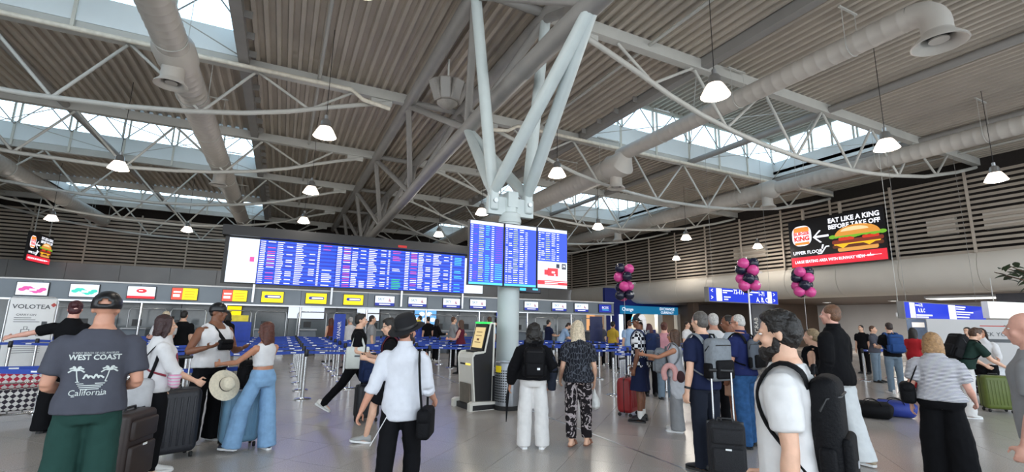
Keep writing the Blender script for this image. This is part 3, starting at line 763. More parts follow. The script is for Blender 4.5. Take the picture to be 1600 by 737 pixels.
queue_sign(1.75, 16.4, .35, .6, 1.75, M_SIGNB, 'narrow upright blue queue banner left of the man with the tote', None, 'RYANAIR')
queue_sign(5.0, 19.6, .8, .8, 1.4, M_SIGNB, 'blue queue sign with yellow card left of the kiosk', M_SIGNY)
queue_sign(10.6, 14.5, .55, .4, 1.85, mat('sign_navy', '#1a2450', .5), 'tall navy queue board behind the black hooded jacket')

# ---- queue barriers
HB = .93
def barrier_proto():
    t = empty('queue_barrier')
    MB().lathe([(.17, 0), (.17, .012), (.15, .025), (.05, .04)], 20).build('base', M_CHROME, t, smooth=40)
    MB().lathe([(.03, .03), (.03, .84)], 12).build('pole', M_CHROME, t, smooth=60)
    MB().lathe([(.034, .84), (.04, .85), (.04, .97), (.034, .98), (.01, .985)], 14).build('belt_head', M_BLACK, t, smooth=40)
    return t
BP = barrier_proto(); bars_me = {}
bcount = [0]
def barrier(x, y, label, to=None, proto=[True]):
    if proto[0]: t = BP; proto[0] = False
    else: t = copy_tree(BP)
    t.location = (x, y, 0); tag(t, label, 'queue barrier', 'belt queue barriers')
    if to:
        L = math.hypot(to[0] - x, to[1] - y) - .045; a = math.atan2(to[1] - y, to[0] - x)
        key = round(L, 2)
        if key not in bars_me:
            mb = MB(); N = 10
            mb.loft([[(L * k / N, -.003, HB - .028 - .03 * math.sin(PI * k / N)), (L * k / N, .003, HB - .028 - .03 * math.sin(PI * k / N)), (L * k / N, .003, HB + .028 - .03 * math.sin(PI * k / N)), (L * k / N, -.003, HB + .028 - .03 * math.sin(PI * k / N))] for k in range(N + 1)])
            o = mb.build('belt', M_BLUEBELT, t, rz=a); bars_me[key] = o.data
            q = MB()
            for k in range(int(L / .5)):
                xx = .25 + k * .5
                if xx < L - .15:
                    zz = HB - .03 * math.sin(PI * xx / L)
                    q.box(xx, xx + .1, -.0045, .0045, zz - .008, zz + .012)
            if q.v:
                p = tag(q.build('belt_print', M_WHITE, o), kind='stuff'); bars_me[key, 1] = p.data
        else:
            o = place('belt', bars_me[key], t, rz=a)
            if (key, 1) in bars_me: tag(place('belt_print', bars_me[key, 1], o), kind='stuff')
ys = [10.7, 12.0, 13.3, 14.6, 15.9, 17.2, 18.5]
def barrier_row(name, pts):
    for i, p in enumerate(pts):
        barrier(p[0], p[1], 'belt barrier post, %s %s' % (NTH[i], name), pts[i + 1] if i + 1 < len(pts) else None)
WORDS = ['nearest', 'second nearest', 'third nearest', 'fourth nearest', 'fifth nearest', 'second farthest', 'farthest']
for r, y in enumerate(ys):
    barrier_row('from left in the %s left queue row' % WORDS[r], [(x, y) for x in ((-3.4, -1.5, .55) if r < 3 else (-7.4, -5.4, -3.4, -1.5, .55))])
for r, y in enumerate(ys[:6]):
    barrier_row('from left in the %s middle queue row' % WORDS[r], [(x, y + 1.2) for x in (1.6, 3.5, 5.4)])
for r, y in enumerate([9.0, 10.4, 11.7, 13.0, 14.3, 15.6]):
    barrier_row('from left in the %s queue row right of the column' % WORDS[r], [(x, y) for x in (7.05, 8.65, 10.3, 12.0)][:4 if r else 2])
barrier_row('from left in the queue row behind the man in black shirt', [(16.6, 8.7), (18.5, 8.9), (20.4, 9.1), (22.3, 9.3)])
barrier_row('from front in the queue row at the right edge', [(10.6, 3.05), (12.2, 3.45), (13.9, 3.9), (15.6, 4.4)])
barrier_row('post of the single belt behind the WEST COAST shirt', [(-3.9, 8.6), (-1.95, 7.75)])

# ---- kiosk
kk = thing('check_in_kiosk', 'white and black self check-in kiosk with tilted screen beside the column', 'kiosk', (3.55, 8.72, 0), math.radians(-82))
M_KW = mat('kiosk_white', '#dedbd2', .35, 0, .03); M_KB = mat('kiosk_black', '#17171a', .35, 0, .05)
# profile in local y (front is -y) and z
def extr(prof, x0, x1):
    n = len(prof); mb = MB().loft([[(x, y, z) for y, z in prof] for x in (x0, x1)], cap=False)
    mb.add([(x0, y, z) for y, z in prof], [tuple(range(n))[::-1]]); mb.add([(x1, y, z) for y, z in prof], [tuple(range(n))]); return mb
body = [(-.2, .1), (-.26, .95), (-.22, 1.0), (-.02, 1.02), (.1, 1.56), (.18, 1.56), (.16, 1.0), (.16, .1)]
extr(body, -.27, .27).build('body', M_KB, kk)
fr = [(-.215, .1), (-.285, .93), (-.27, 1.0), (-.23, 1.03), (-.03, 1.045), (-.03, 1.02), (-.22, 1.0), (-.255, .95), (-.2, .1)]
extr(fr, -.27, .27).build('front_panel', M_KW, kk)
MB().box(-.2, .2, -.262, -.24, .12, .48, Matrix.Rotation(math.radians(3), 4, 'X')).build('lower_panel', mat('kiosk_bronze', '#7b746a', .3, .4), kk)
for sx_ in (-1, 1):
    ed = [(-.225, .1), (-.3, .93), (-.285, 1.01), (-.23, 1.05), (-.03, 1.06), (.09, 1.6), (.2, 1.6), (.18, .1), (.155, .1), (.165, 1.575), (.11, 1.575), (-.01, 1.035), (-.22, 1.02), (-.265, .98), (-.275, .92), (-.2, .1)]
    extr(ed, sx_ * .275 - .012, sx_ * .275 + .012).build('edge_trim', M_KW, kk)
    ft = [(-.36, 0), (-.36, .13), (-.3, .16), (.38, .13), (.38, 0)]
    extr(ft, sx_ * .32 - .05, sx_ * .32 + .05).build('foot', M_KW, kk)
    extr([(-.3, .01), (-.3, .1), (.37, .09), (.37, .01)], sx_ * .372 - .004, sx_ * .372 + .004).build('foot_panel', M_KB, kk)
MB().box(-.33, .33, -.3, .34, .0, .1).build('base_plate', M_KB, kk)
tilt = Matrix.Translation((0, .035, 1.3)) @ Matrix.Rotation(math.radians(-12.5), 4, 'X')
sc = MB().box(-.23, .23, -.035, 0, -.26, .27, tilt).build('screen_bezel', M_KB, kk)
dp = MB().box(-.19, .19, -.04, -.035, -.2, .2, tilt).build('display', em('amber_screen', '#d8c088', .85), sc)
mb = MB()
for z in (.1, .03, -.1): mb.box(-.12, .1, -.043, -.04, z, z + .012, tilt)
mb.box(-.05, .03, -.043, -.04, -.06, -.02, tilt); mb.build('display_text', mat('brown_ink', '#7a4a2a', .6), dp)
MB().box(-.2, .24, .03, .16, 1.575, 1.61).build('status_light', em('status_green', '#2ee85a', 1.2), kk)
for x in (-.16, 0): MB().rbox(x, x + .12, -.2, -.08, 1.03, 1.07, .015, 2).build('reader_slot', M_KB, kk)
MB().box(-.19, .02, -.292, -.27, .80, .83).build('ticket_slot', M_KB, kk); MB().box(.02, .19, -.294, -.27, .80, .83).build('slot_light', em('slot_yellow', '#ffe060', .9), kk)
MB().box(.1, .32, .16, .4, .1, .6).build('printer_box', M_KB, kk)
MB().box(.322, .326, .24, .32, .42, .54).build('printer_light', E_PALE, kk)

# ---- litter bin
lb = thing('litter_bin', 'round perforated metal litter bin with yellow label before the column', 'bin', (4.02, 8.36, 0), math.radians(-20))
MB().lathe([(.26, 0), (.26, .07), (.25, .08)], 28).build('base', M_RUBBER, lb, smooth=40)
M_BIN = mat('bin_metal', '#8d9094', .35, .7, .06)
MB().lathe([(.245, .08), (.245, .84), (.235, .86), (.2, .87), (.19, .84), (.19, .5)], 28, cap=False).build('body', M_BIN, lb, smooth=40)
for i in range(13):
    for j in range(7):
        a = math.radians(-75 + j * 10.5)
        M = Matrix.Rotation(a, 4, 'Z') @ Matrix.Translation((0, -.2455, .16 + i * .046))
        if i == 0 and j == 0: slot = MB().box(-.015, .015, -.002, .002, -.011, .011).build('vent_slot', M_RUBBER, lb); slot.matrix_local = M; sm_ = slot.data
        else: o = place('vent_slot', sm_, lb); o.matrix_local = M
a = Matrix.Rotation(math.radians(-112), 4, 'Z')
MB().loft([[((.249) * math.cos(math.radians(q)), .249 * math.sin(math.radians(q)), z) for q in range(-160, -118, 6)] for z in (.68, .80)], cap=False, closed=False).build('yellow_label', mat('label_yellow', '#f2d51c', .5), lb)

# ---- airline banner stand (left)
bs = thing('banner_stand', 'white upright airline banner stand lettered VOLOTEA at the left edge', 'banner', (*spotd(40, 11.6, 540), 0), math.radians(22))
mb = MB(); mb.rbox(-.42, .42, -.03, .03, .3, 1.98, .028, 3)
mb.build('panel', M_WHITE, bs, smooth=30)
MB().tube([(-.44, 0, .02), (-.44, 0, 1.9), (-.38, 0, 2.0), (.38, 0, 2.0), (.44, 0, 1.9), (.44, 0, .02)], .022, 10).build('frame', M_ALU, bs, smooth=60)
MB().box(-.46, .46, -.16, .16, 0, .03).build('base', M_ALU, bs)
M_INK = mat('ink_grey', '#55585c', .6); M_INKR = mat('ink_red', '#c0504a', .6)
text_mesh('lettering', 'VOLOTEA', .15, M_INK, facing(-.03, -.034, 1.76), bs, bold=.002)
text_mesh('heading', 'CARRY-ON', .07, M_INK, facing(-.1, -.034, 1.56), bs)
mb = MB(); mb.box(-.02, .06, -.036, -.03, -.04, .04, Matrix.Translation((.35, 0, 1.83)) @ Matrix.Rotation(PI / 4, 4, 'Y')); mb.build('logo_mark', M_INKR, bs)
mb = MB()
for k in range(3): mb.box(-.3, .0 + .08 * k, -.034, -.03, 1.48 - k * .05, 1.495 - k * .05)
for k in range(4): mb.box(-.26, .26, -.034, -.03, .78 - k * .05, .79 - k * .05)
mb.tube([(-.14, -.032, 1.02), (-.14, -.032, 1.2), (.0, -.032, 1.2), (.0, -.032, 1.02), (-.14, -.032, 1.02)], .008, 5)
mb.tube([(-.1, -.032, 1.2), (-.1, -.032, 1.27), (-.04, -.032, 1.27), (-.04, -.032, 1.2)], .007, 5)
mb.tube([(.14, -.032, 1.04), (.14, -.032, 1.16), (.26, -.032, 1.16), (.26, -.032, 1.04), (.14, -.032, 1.04)], .006, 5)
mb.box(.2, .3, -.034, -.03, 1.3, 1.4); mb.build('bag_drawing', M_INK, bs)

# ---- baggage cart with gingham bags (left edge)
def gingham(name, c1):
    m = mat(name, '#ffffff', .8, 0, 0); n = m.node_tree.nodes; l = m.node_tree.links; b = n['Principled BSDF']
    t = n.new('ShaderNodeTexCoord'); mp = n.new('ShaderNodeMapping'); mp.inputs['Rotation'].default_value = (.0, .785, 0)
    ck = n.new('ShaderNodeTexChecker'); ck.inputs['Scale'].default_value = 19; ck.inputs['Color1'].default_value = lin(c1); ck.inputs['Color2'].default_value = lin('#d8d4d0')
    l.new(t.outputs['Object'], mp.inputs[0]); l.new(mp.outputs[0], ck.inputs[0]); l.new(ck.outputs[0], b.inputs['Base Color']); return m
cx_, cy_ = spot(14, 662)
ct = thing('baggage_cart', 'metal baggage cart loaded with checked bags at the left edge', 'cart', (cx_, cy_ + .1, 0), math.radians(20))
mb = MB(); 
for z in (.16,):
    mb.tube([(-.45, -.25, z), (.5, -.25, z), (.5, .25, z), (-.45, .25, z), (-.45, -.25, z)], .016, 6)
    for k in range(6): mb.tube([(-.4 + k * .16, -.25, z), (-.4 + k * .16, .25, z)], .01, 5)
mb.build('platform', M_CHROME, ct, smooth=60)
MB().tube([(.5, -.25, .16), (.56, -.25, .95), (.56, .25, .95), (.5, .25, .16)], .016, 6).build('push_handle', M_CHROME, ct, smooth=60)
MB().tube([(.2, -.27, .16), (.2, -.27, .6), (-.45, -.27, .6), (-.45, -.27, .16)], .012, 6).build('side_rail', M_CHROME, ct, smooth=60)
for x in (-.35, .42):
    for y in (-.22, .22):
        MB().tube([(x, y - .02, .075), (x, y + .02, .075)], .075, 14).build('wheel', M_RUBBER, ct, smooth=40)
gb = MB().rbox(-.38, .38, -.2, .2, 0, .32, .07, 4).build('gingham_bag', gingham('gingham_black', '#2b2430'), smooth=60, loc=(cx_ - .02, cy_ + .12, .18), rz=math.radians(20)); tag(gb, 'black and white checked laundry bag on the baggage cart', 'bag')
gb = MB().rbox(-.37, .37, -.19, .19, 0, .3, .07, 4).build('gingham_bag', gingham('gingham_red', '#b02a44'), smooth=60, loc=(cx_ - .02, cy_ + .12, .5), rz=math.radians(20)); tag(gb, 'red and white checked laundry bag on top of the cart load', 'bag')

# ---- balloon columns
M_BPINK = mat('balloon_pink', '#d24a92', .25, 0, .03); M_BNAVY = mat('balloon_navy', '#1a1d33', .22, 0, .05)
def balloons(x, y, z0, z1, label, pole, seed, txt):
    t = thing('balloon_column', label, 'balloons', (x, y, 0))
    g = random.Random(seed); n = 4; R_ = .175
    MB().tube([(0, 0, .02 if pole else z0 - 1.2), (0, 0, z1)], .022 if pole else .004, 8).build('pole' if pole else 'string', M_WHITE, t)
    if pole: MB().lathe([(.22, 0), (.22, .02), (.03, .05)], 18).build('base', M_WHITE, t)
    for k in range(n):
        zc = z0 + R_ + (z1 - z0 - 2 * R_) * k / (n - 1)
        for j in range(3):
            a = j * 2 * PI / 3 + k * .8 + g.random() * .3 - 1.2
            m = M_BPINK if (j + k + seed) % 2 == 0 else M_BNAVY
            c = Vector((.16 * math.cos(a), .16 * math.sin(a), zc + g.uniform(-.03, .03)))
            pts = [c + Vector((math.cos(a), math.sin(a), .1)).normalized() * s for s in (-.19, -.15, -.1, 0, .08, .14, .165)]
            b = MB().tube(pts, [.008, .06, .11, .165, .15, .1, .03], 14, push=.5).build('balloon', m, t, smooth=80)
            if m is M_BNAVY and a % (2 * PI) > PI:
                pass
    if txt:
        for zt, ax in ((z0 + .55, .12), (z0 + .22, .05)):
            text_mesh('balloon_print', txt, .09, M_WHITE, Matrix.Translation((ax, -.335, zt)) @ Matrix.Rotation(PI / 2, 4, 'X'), t)
balloons(9.9, 12.0, 2.33, 3.55, 'pink and navy balloon column floating above the barrier queue', False, 1, 'SKY')
balloons(11.95, 9.05, 2.56, 3.58, 'pink and navy balloon column on a white pole beside the gate sign', True, 2, 'SKY')
balloons(14.4, 9.0, 2.52, 3.45, 'pink and navy balloon column hanging below the large burger screen', False, 4, None)

# ---- hanging gate signs
E_SIGN = em('sign_blue', '#1735c8', .9)
def gate_sign(name_lab, x, y, z, w_, h_, lines, rz=0, hang=6.0):
    t = thing('gate_sign', name_lab, 'sign', (x, y, z), rz)
    MB().box(0, w_, 0, .22, 0, h_).build('housing', M_DARKSTEEL, t)
    d = MB().box(.04, w_ - .04, -.012, 0, .03, h_ - .03).build('display', E_SIGN, t)
    for hx in (.4, w_ - .4): MB().tube([(hx, .1, h_), (hx, .1, h_ + hang)], .006, 6).build('hanger', M_DARKSTEEL, t)
    for (kind, a) in lines:
        if kind == 'txt': text_mesh('lettering', a[0], a[1], a[4] if len(a) > 4 else E_WHITE, facing(a[2], -.016, a[3]), d, 'LEFT', .9, .001, .004)
        else:
            mb = MB()
            for (x0, x1, z0, z1) in a: mb.box(x0, x1, -.017, -.012, z0, z1)
            tag(mb.build('pictogram' if kind == 'pic' else 'small_print', E_WHITE, d), kind='stuff')
gate_sign('blue hanging gate sign reading 72-171 and 1-71 behind the white pole', 16.0, 14.0, 2.58, 4.45, .62, [
    ('pic', [(.45, .78, .05, .57)]), ('txt', ('<', .26, .12, .46)), ('txt', ('>', .26, .12, .17)), ('txt', ('72-171', .27, 1.5, .46)), ('pr', [(.85, 1.45, .47, .52), (.85, 1.1, .39, .43), (.9, 1.3, .2, .25), (.9, 1.15, .1, .15), (2.45, 3.1, .47, .52), (2.45, 2.7, .37, .41)]),
    ('txt', ('1-71', .27, 3.1, .44)), ('txt', ('A, B, C', .3, 2.95, .17)), ('pic', [(3.72, 4.0, .05, .57)]), ('txt', ('>', .26, 4.1, .44)), ('txt', ('>', .26, 4.1, .17))], hang=8.45)
gate_sign('long blue hanging gate sign reading A, B, C at the right', 20.1, 9.0, 1.98, 6.3, .62, [
    ('txt', ('1-71', .17, 1.0, .5)), ('txt', ('A, B, C', .19, .9, .31)), ('pic', [(.35, .7, .04, .58), (3.2, 3.75, .04, .58)]), ('pr', [(.75, 1.0, .48, .52), (.75, 1.9, .12, .17), (.75, 1.6, .05, .09), (3.8, 4.6, .5, .55), (3.8, 4.5, .42, .46), (3.8, 5.2, .3, .35), (3.8, 4.9, .22, .26), (3.8, 4.8, .1, .15)])], hang=6.92)
wp = thing('light_box', 'plain glowing white light box at the right edge', 'light box', (23.5, 7.9, 2.06), math.radians(-12))
MB().box(0, 4.2, 0, .2, 0, .62).build('housing', M_WHITE, wp); d = MB().box(.02, 4.18, -.01, 0, .02, .6).build('display', em('white_box', '#f6fbf4', .95), wp)
mb = MB(); mb.tube([(1.3 + .12 * math.cos(a), -.012, .3 + .08 * math.sin(a)) for a in np.linspace(0, 2 * PI, 17)], .008, 5); mb.build('ring_logo', em('faint_green', '#d8e8d0', .8), d)
for hx in (.5, 3.7): MB().tube([(hx, .1, .62), (hx, .1, 1.5)], .015, 6).build('hanger', M_STEEL, wp)
nb = thing('number_board', 'dark slanted number board under the fascia at the right', 'sign', (29.5, 9.6, 2.78), -PI / 2)
MB().box(0, 4.6, 0, .1, 0, .5).build('panel', mat('slate', '#4a4a50', .5), nb); text_mesh('lettering', '1/ 81', .4, M_FASCIA, facing(3.9, -.006, .28), nb)
ex = thing('exit_sign', 'small green lit exit sign left of the long gate sign', 'sign', (20.4, 9.2, 2.05)); MB().box(-.3, -.02, 0, .08, 0, .14).build('housing', M_WHITE, ex); MB().box(-.29, -.03, -.006, 0, .01, .13).build('display', em('exit_green', '#7aff8a', 1.0), ex)
MB().tube([(-.16, .04, .14), (-.16, .04, 7.46)], .01, 6).build('hanger', M_STEEL, ex)
cl = thing('ceiling_light_panel', 'bright white lit ceiling panel beyond the man in the black shirt', 'light', (31.5, 12.2, 3.2)); MB().box(-.8, .8, -2.5, .6, 0, .12).build('frame', M_WHITE, cl); MB().box(-.75, .75, -2.45, .55, -.02, 0).build('diffuser', em('panel_white', '#fffdf6', 1.6), cl)
for k, y in enumerate((2, 6, 9.5, 16, 20)):
    ld = bpy.data.lights.new('downlight', 'AREA'); ld.energy = 140; ld.size = .5; ld.color = (1, .95, .88)
    t = thing('downlight', 'round recessed downlight in the brown soffit, %s from the right edge' % NTH[k], 'light', (34.5, y, 3.3), 0, 'soffit downlights')
    MB().lathe([(.14, .0), (.25, -.02), (.26, .02)], 16).build('ring', M_WHITE, t)
    MB().lathe([(.14, -.015), (.14, -.005)], 16).build('lens', em('panel_white', '#fffdf6', 1.6), t)
    lo = bpy.data.objects.new('downlight_lamp', ld); C.objects.link(lo); lo.parent = t; lo.location = (0, 0, -.05)

# ---- exchange shop in the far corner
sh = thing('exchange_shop', 'blue currency exchange shop with lit teal fascia in the far corner', 'shop', (26.0, 33.0, 0))
M_SHOPB = mat('shop_blue', '#1a2a78', .4, 0, .05); E_TEAL = em('shop_teal', '#1f7fb0', .55)
prof = [(-.9, 0), (-.9, 4.6), (1.9, 4.6), (2.05, 4.2), (2.2, 3.75), (2.6, 3.35), (7.6, 3.3), (7.6, 3.05), (1.0, 3.05), (1.0, 0)]
mb = MB(); mb.loft([[(x, y, z) for x, z in prof] for y in (0, .3)]); mb.build('blue_surround', M_SHOPB, sh)
MB().box(.7, 7.3, -.25, 0, 2.42, 3.12).build('fascia', E_TEAL, sh)
text_mesh('lettering', 'Change', .42, E_WHITE, facing(1.35, -.265, 2.8), sh); text_mesh('lettering', 'EXCHANGE', .34, E_WHITE, facing(5.95, -.265, 2.92), sh); text_mesh('lettering', 'CURRENCY', .3, E_WHITE, facing(5.95, -.265, 2.6), sh)
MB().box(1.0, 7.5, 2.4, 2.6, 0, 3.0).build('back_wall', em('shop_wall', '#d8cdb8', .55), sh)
mb = MB()
for k in range(4): mb.box(1.5 + k * 1.0, 2.2 + k * 1.0, 2.36, 2.4, 1.5, 2.2)
mb.build('rate_board', em('shop_cyan', '#58b8e0', .9), sh)
MB().box(1.1, 5.2, .5, 1.0, 0, 1.05).build('counter', M_SHOPB, sh)
MB().box(.55, .95, -.12, -.02, .2, 2.35).build('light_column', E_PALE, sh)
MB().box(7.2, 7.6, -.2, .2, 0, 2.5).build('pier', M_FASCIA, sh); MB().box(5.3, 5.9, .3, .7, 0, 3.0).build('pier', M_FASCIA, sh)
ld = bpy.data.lights.new('shop_light', 'AREA'); ld.energy = 160; ld.size = 2.0; ld.color = (1, .95, .85)
lo = bpy.data.objects.new('shop_light', ld); C.objects.link(lo); lo.parent = sh; lo.location = (4, 1.2, 2.95)
ks = thing('kiosk_shop', 'warm orange lit shop bay beyond the right end of the check-in row', 'shop', (20.5, 30, 0))
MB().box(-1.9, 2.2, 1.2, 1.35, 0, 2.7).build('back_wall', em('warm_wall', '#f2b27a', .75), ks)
MB().lathe([(.0, -.02), (.45, 0), (.45, .04)], 20).build('round_emblem', em('warm_logo', '#e06a20', .9), ks).matrix_local = Matrix.Translation((.6, 1.15, 1.7)) @ Matrix.Rotation(PI / 2, 4, 'X')
mb = MB()
for k in range(4): mb.box(-1.9 + k * .5, -1.55 + k * .5, 1.1, 1.2, .9, 2.2)
mb.build('shelf_goods', mat('goods', '#7a4a34', .6, 0, .4, 6), ks)
MB().box(-1.9, 2.2, .2, .7, 0, 1.0).build('counter', M_DESK, ks); MB().box(2.2, 2.4, 0, 1.4, 0, 2.8).build('side_wall', M_FASCIA, ks); MB().box(-2.1, -1.9, 0, 1.4, 0, 2.8).build('side_wall', M_BEHIND, ks)

# ---- tall dark totem and glazing on the right
tt = thing('totem_sign', 'tall dark totem sign with vertical lettering behind the white pole', 'sign', (18.2, 13.2, 0), math.radians(-20))
MB().rbox(-.55, .55, -.12, .12, 0, 2.5, .03, 2).build('body', mat('totem_dark', '#231d20', .35), tt, smooth=30)
text_mesh('lettering', 'LE GRAB', .24, M_FASCIA, Matrix.Translation((-.38, -.125, 1.5)) @ Matrix.Rotation(PI / 2, 4, 'X') @ Matrix.Rotation(PI / 2, 4, 'Z'), tt)

for k, y in enumerate((22.0, 27.5)):
    t = thing('soffit_pillar', 'brown square pillar under the soffit, %s one' % ('nearer' if k == 0 else 'farther'), 'pillar', (29.6, y, 0)); MB().box(-.3, .3, -.3, .3, .12, 3.34).build('shaft', M_BROWN, t); MB().box(-.33, .33, -.33, .33, 0, .12).build('plinth', M_ALU, t)

ib = thing('notice_board', 'dark notice board on the pale wall behind the barrier queue', 'board', (36, 15.5, 0), math.radians(-60)); MB().box(-.55, .55, -.04, .04, .9, 2.3).build('panel', mat('notice_blue', '#3c4a60', .5), ib); MB().box(-.3, .3, -.05, -.04, 1.7, 2.0).build('notice_sheet', M_WALLG, ib)
for sx_ in (-.45, .45): MB().tube([(sx_, 0, 0), (sx_, 0, .95)], .03, 8).build('leg', M_ALU, ib)
wpn = thing('wall_panel', 'white screen panel with grey lettering behind the trolleys', 'partition', (*spotd(1545, 14.5, 520), 0), math.radians(-50))
MB().box(-1.5, 1.3, -.03, .03, .1, 1.95).build('panel', M_WALLG, wpn); text_mesh('lettering', 'PACK YOUR', .17, M_INK, facing(.15, -.035, 1.5), wpn); MB().box(-.05, .5, -.034, -.03, 1.26, 1.36).build('second_line', M_INK, wpn); MB().box(-.2, .4, -.034, -.03, 1.74, 1.77).build('small_print', M_INKR, wpn)
for sx_ in (-1.4, 1.4): MB().box(sx_ - .04, sx_ + .04, -.25, .25, 0, .1).build('foot', M_ALU, wpn)

# ---- leafy branch at the right edge
def leaf_mesh():
    mb = MB(); n = 6; L = .11
    vs = []; 
    for k in range(n + 1):
        u = k / n; hw = .028 * math.sin(PI * min(1, u * .92 + .04)); 
        vs += [(-hw, L * u, .012 * math.sin(PI * u)), (0, L * u, .004 * math.sin(PI * u)), (hw, L * u, .012 * math.sin(PI * u))]
    fs = []
    for k in range(n):
        for j in range(2): a = k * 3 + j; fs.append((a, a + 1, a + 4, a + 3))
    mb.add(vs, fs); return mb
px_, py_ = spotd(1612, 4.6, 420)
tr = thing('indoor_tree', 'dark leafy indoor tree reaching in at the right edge', 'plant', (px_ + .45, py_ - .1, 0))
MB().lathe([(.22, 0), (.28, .45), (.3, .5), (.26, .5), (.24, .44)], 20).build('pot', mat('pot', '#6a625a', .6), tr, smooth=40)
MB().tube([(0, 0, .4), (.02, .01, 1.2), (-.02, 0, 2.3)], [.03, .025, .015], 8).build('trunk', mat('bark', '#54402f', .9, 0, .3, 20), tr, smooth=60)
M_LEAF = mat('dark_leaf', '#2e3b22', .5, 0, .25, 12); g = random.Random(11); lm_ = None
for b in range(9):
    a = PI + g.uniform(-2.2, 2.2) if b > 4 else PI * .95 + g.uniform(-.5, .5); z = 1.85 + b * .05 if b > 4 else 2.05 + b * .12
    tip = Vector((.55 * math.cos(a) * g.uniform(.8, 1.05), .5 * math.sin(a), z + .12))
    MB().tube([(0, 0, z - .2), (tip.x * .5, tip.y * .5, z), tuple(tip)], [.012, .008, .004], 6).build('branch', MATS['bark'], tr)
    for k in range(12):
        u = .35 + .65 * k / 11; p = Vector((tip.x * u, tip.y * u, z - .2 + (tip.z - z + .2) * u)) + Vector((g.uniform(-.05, .05), g.uniform(-.05, .05), g.uniform(-.03, .05)))
        rot = (g.uniform(-.9, .7), g.uniform(-.7, .7), g.uniform(0, 6.3))
        if lm_ is None: o = leaf_mesh().build('leaf', M_LEAF, tr, smooth=True, loc=p); o.rotation_euler = rot; lm_ = o.data
        else: place('leaf', lm_, tr, p, rot=rot)
# ================================================================== PEOPLE
M_EYE = mat('eye_white', '#e8e4de', .3, 0, 0); M_IRIS = mat('eye_iris', '#1e1712', .2, 0, 0)
M_LIP = {}
def V3(*a): return np.array(a, float)
def nrm(v): v = np.array(v, float); return v / (np.linalg.norm(v) + 1e-9)
def rotm(ax, ang): return np.array(Matrix.Rotation(ang, 3, ax))
def fuse(o, voxel, smooth_it=2, wrinkle=0.0, wscale=.12, factor=.5):
    m = o.modifiers.new('fuse', 'REMESH'); m.mode = 'VOXEL'; m.voxel_size = voxel; m.use_smooth_shade = True
    if smooth_it:
        s_ = o.modifiers.new('soft', 'SMOOTH'); s_.iterations = smooth_it; s_.factor = factor
    if wrinkle:
        key = 'wr_%.3f' % wscale
        tx = bpy.data.textures.get(key) or bpy.data.textures.new(key, 'CLOUDS'); tx.noise_scale = wscale; tx.noise_depth = 2
        d = o.modifiers.new('folds', 'DISPLACE'); d.texture = tx; d.strength = wrinkle; d.mid_level = .5; d.texture_coords = 'LOCAL'
    return o
# torso rings: z, half width, half depth, y offset
TORSO_M = [(.83, .135, .10, -.01), (.90, .165, .115, -.015), (.97, .165, .115, -.01), (1.06, .15, .105, 0), (1.15, .148, .105, .005), (1.25, .165, .115, .005), (1.33, .178, .12, 0), (1.38, .162, .104, -.008), (1.42, .125, .085, -.012), (1.455, .088, .07, -.015), (1.49, .064, .06, -.012)]
TORSO_F = [(.83, .14, .105, -.01), (.90, .175, .12, -.02), (.97, .168, .115, -.012), (1.06, .135, .098, 0), (1.15, .128, .095, .005), (1.25, .145, .118, .02), (1.31, .152, .118, .012), (1.36, .138, .095, -.006), (1.40, .105, .078, -.012), (1.44, .072, .064, -.014), (1.48, .052, .055, -.012)]
def ering(z, rx, ry, yo, n=20, p=2.4):
    out = []
    for k in range(n):
        a = 2 * PI * k / n; c, s_ = math.cos(a), math.sin(a)
        out.append(V3(rx * math.copysign(abs(c) ** (2 / p), c), yo + ry * math.copysign(abs(s_) ** (2 / p), s_), z))
    return out
class Fig: pass
def hand(mb, wrist, d, palm, side, curl=.5, grip=False, s=1.0):
    d = nrm(d); palm = np.array(palm, float); palm = nrm(palm - d * (palm @ d)); lat = np.cross(d, palm) * side
    # lat points to the thumb side
    rings = []
    for t, wd, th in ((-.01, .024, .021), (.025, .032, .018), (.06, .040, .017), (.088, .039, .013)):
        c = wrist + d * t * s
        rings.append([c + (lat * wd * math.cos(2 * PI * k / 12) + palm * th * math.sin(2 * PI * k / 12)) * s for k in range(12)])
    mb.loft(rings)
    for i, (off, L) in enumerate(((.030, .070), (.010, .078), (-.010, .073), (-.029, .058))):
        p = wrist + d * .082 * s + lat * off * s; pts = [p]; a = 0; dd = d
        for j, f_ in enumerate((.42, .32, .26)):
            a += curl * (.55 if j == 0 else .75) + (.06 * i * curl)
            dd = d * math.cos(a) + palm * math.sin(a) + lat * off * 1.2
            p = p + nrm(dd) * L * f_ * s; pts.append(p)
        mb.tube(pts, [.0105 * s, .0098 * s, .0090 * s, .0075 * s], 8, push=.6)
    b = wrist + d * .028 * s + lat * .028 * s + palm * .006 * s
    t1 = b + (lat * .034 + d * .026 + palm * (.012 + .018 * curl)) * s; t2 = t1 + (d * .03 + lat * .006 * (1 - curl) + palm * .014 * curl) * s
    mb.tube([b - lat * .008 * s, t1, t2, t2 + (d * .018 + palm * .012 * curl) * s], [.014 * s, .0125 * s, .0105 * s, .008 * s], 8, push=.6)

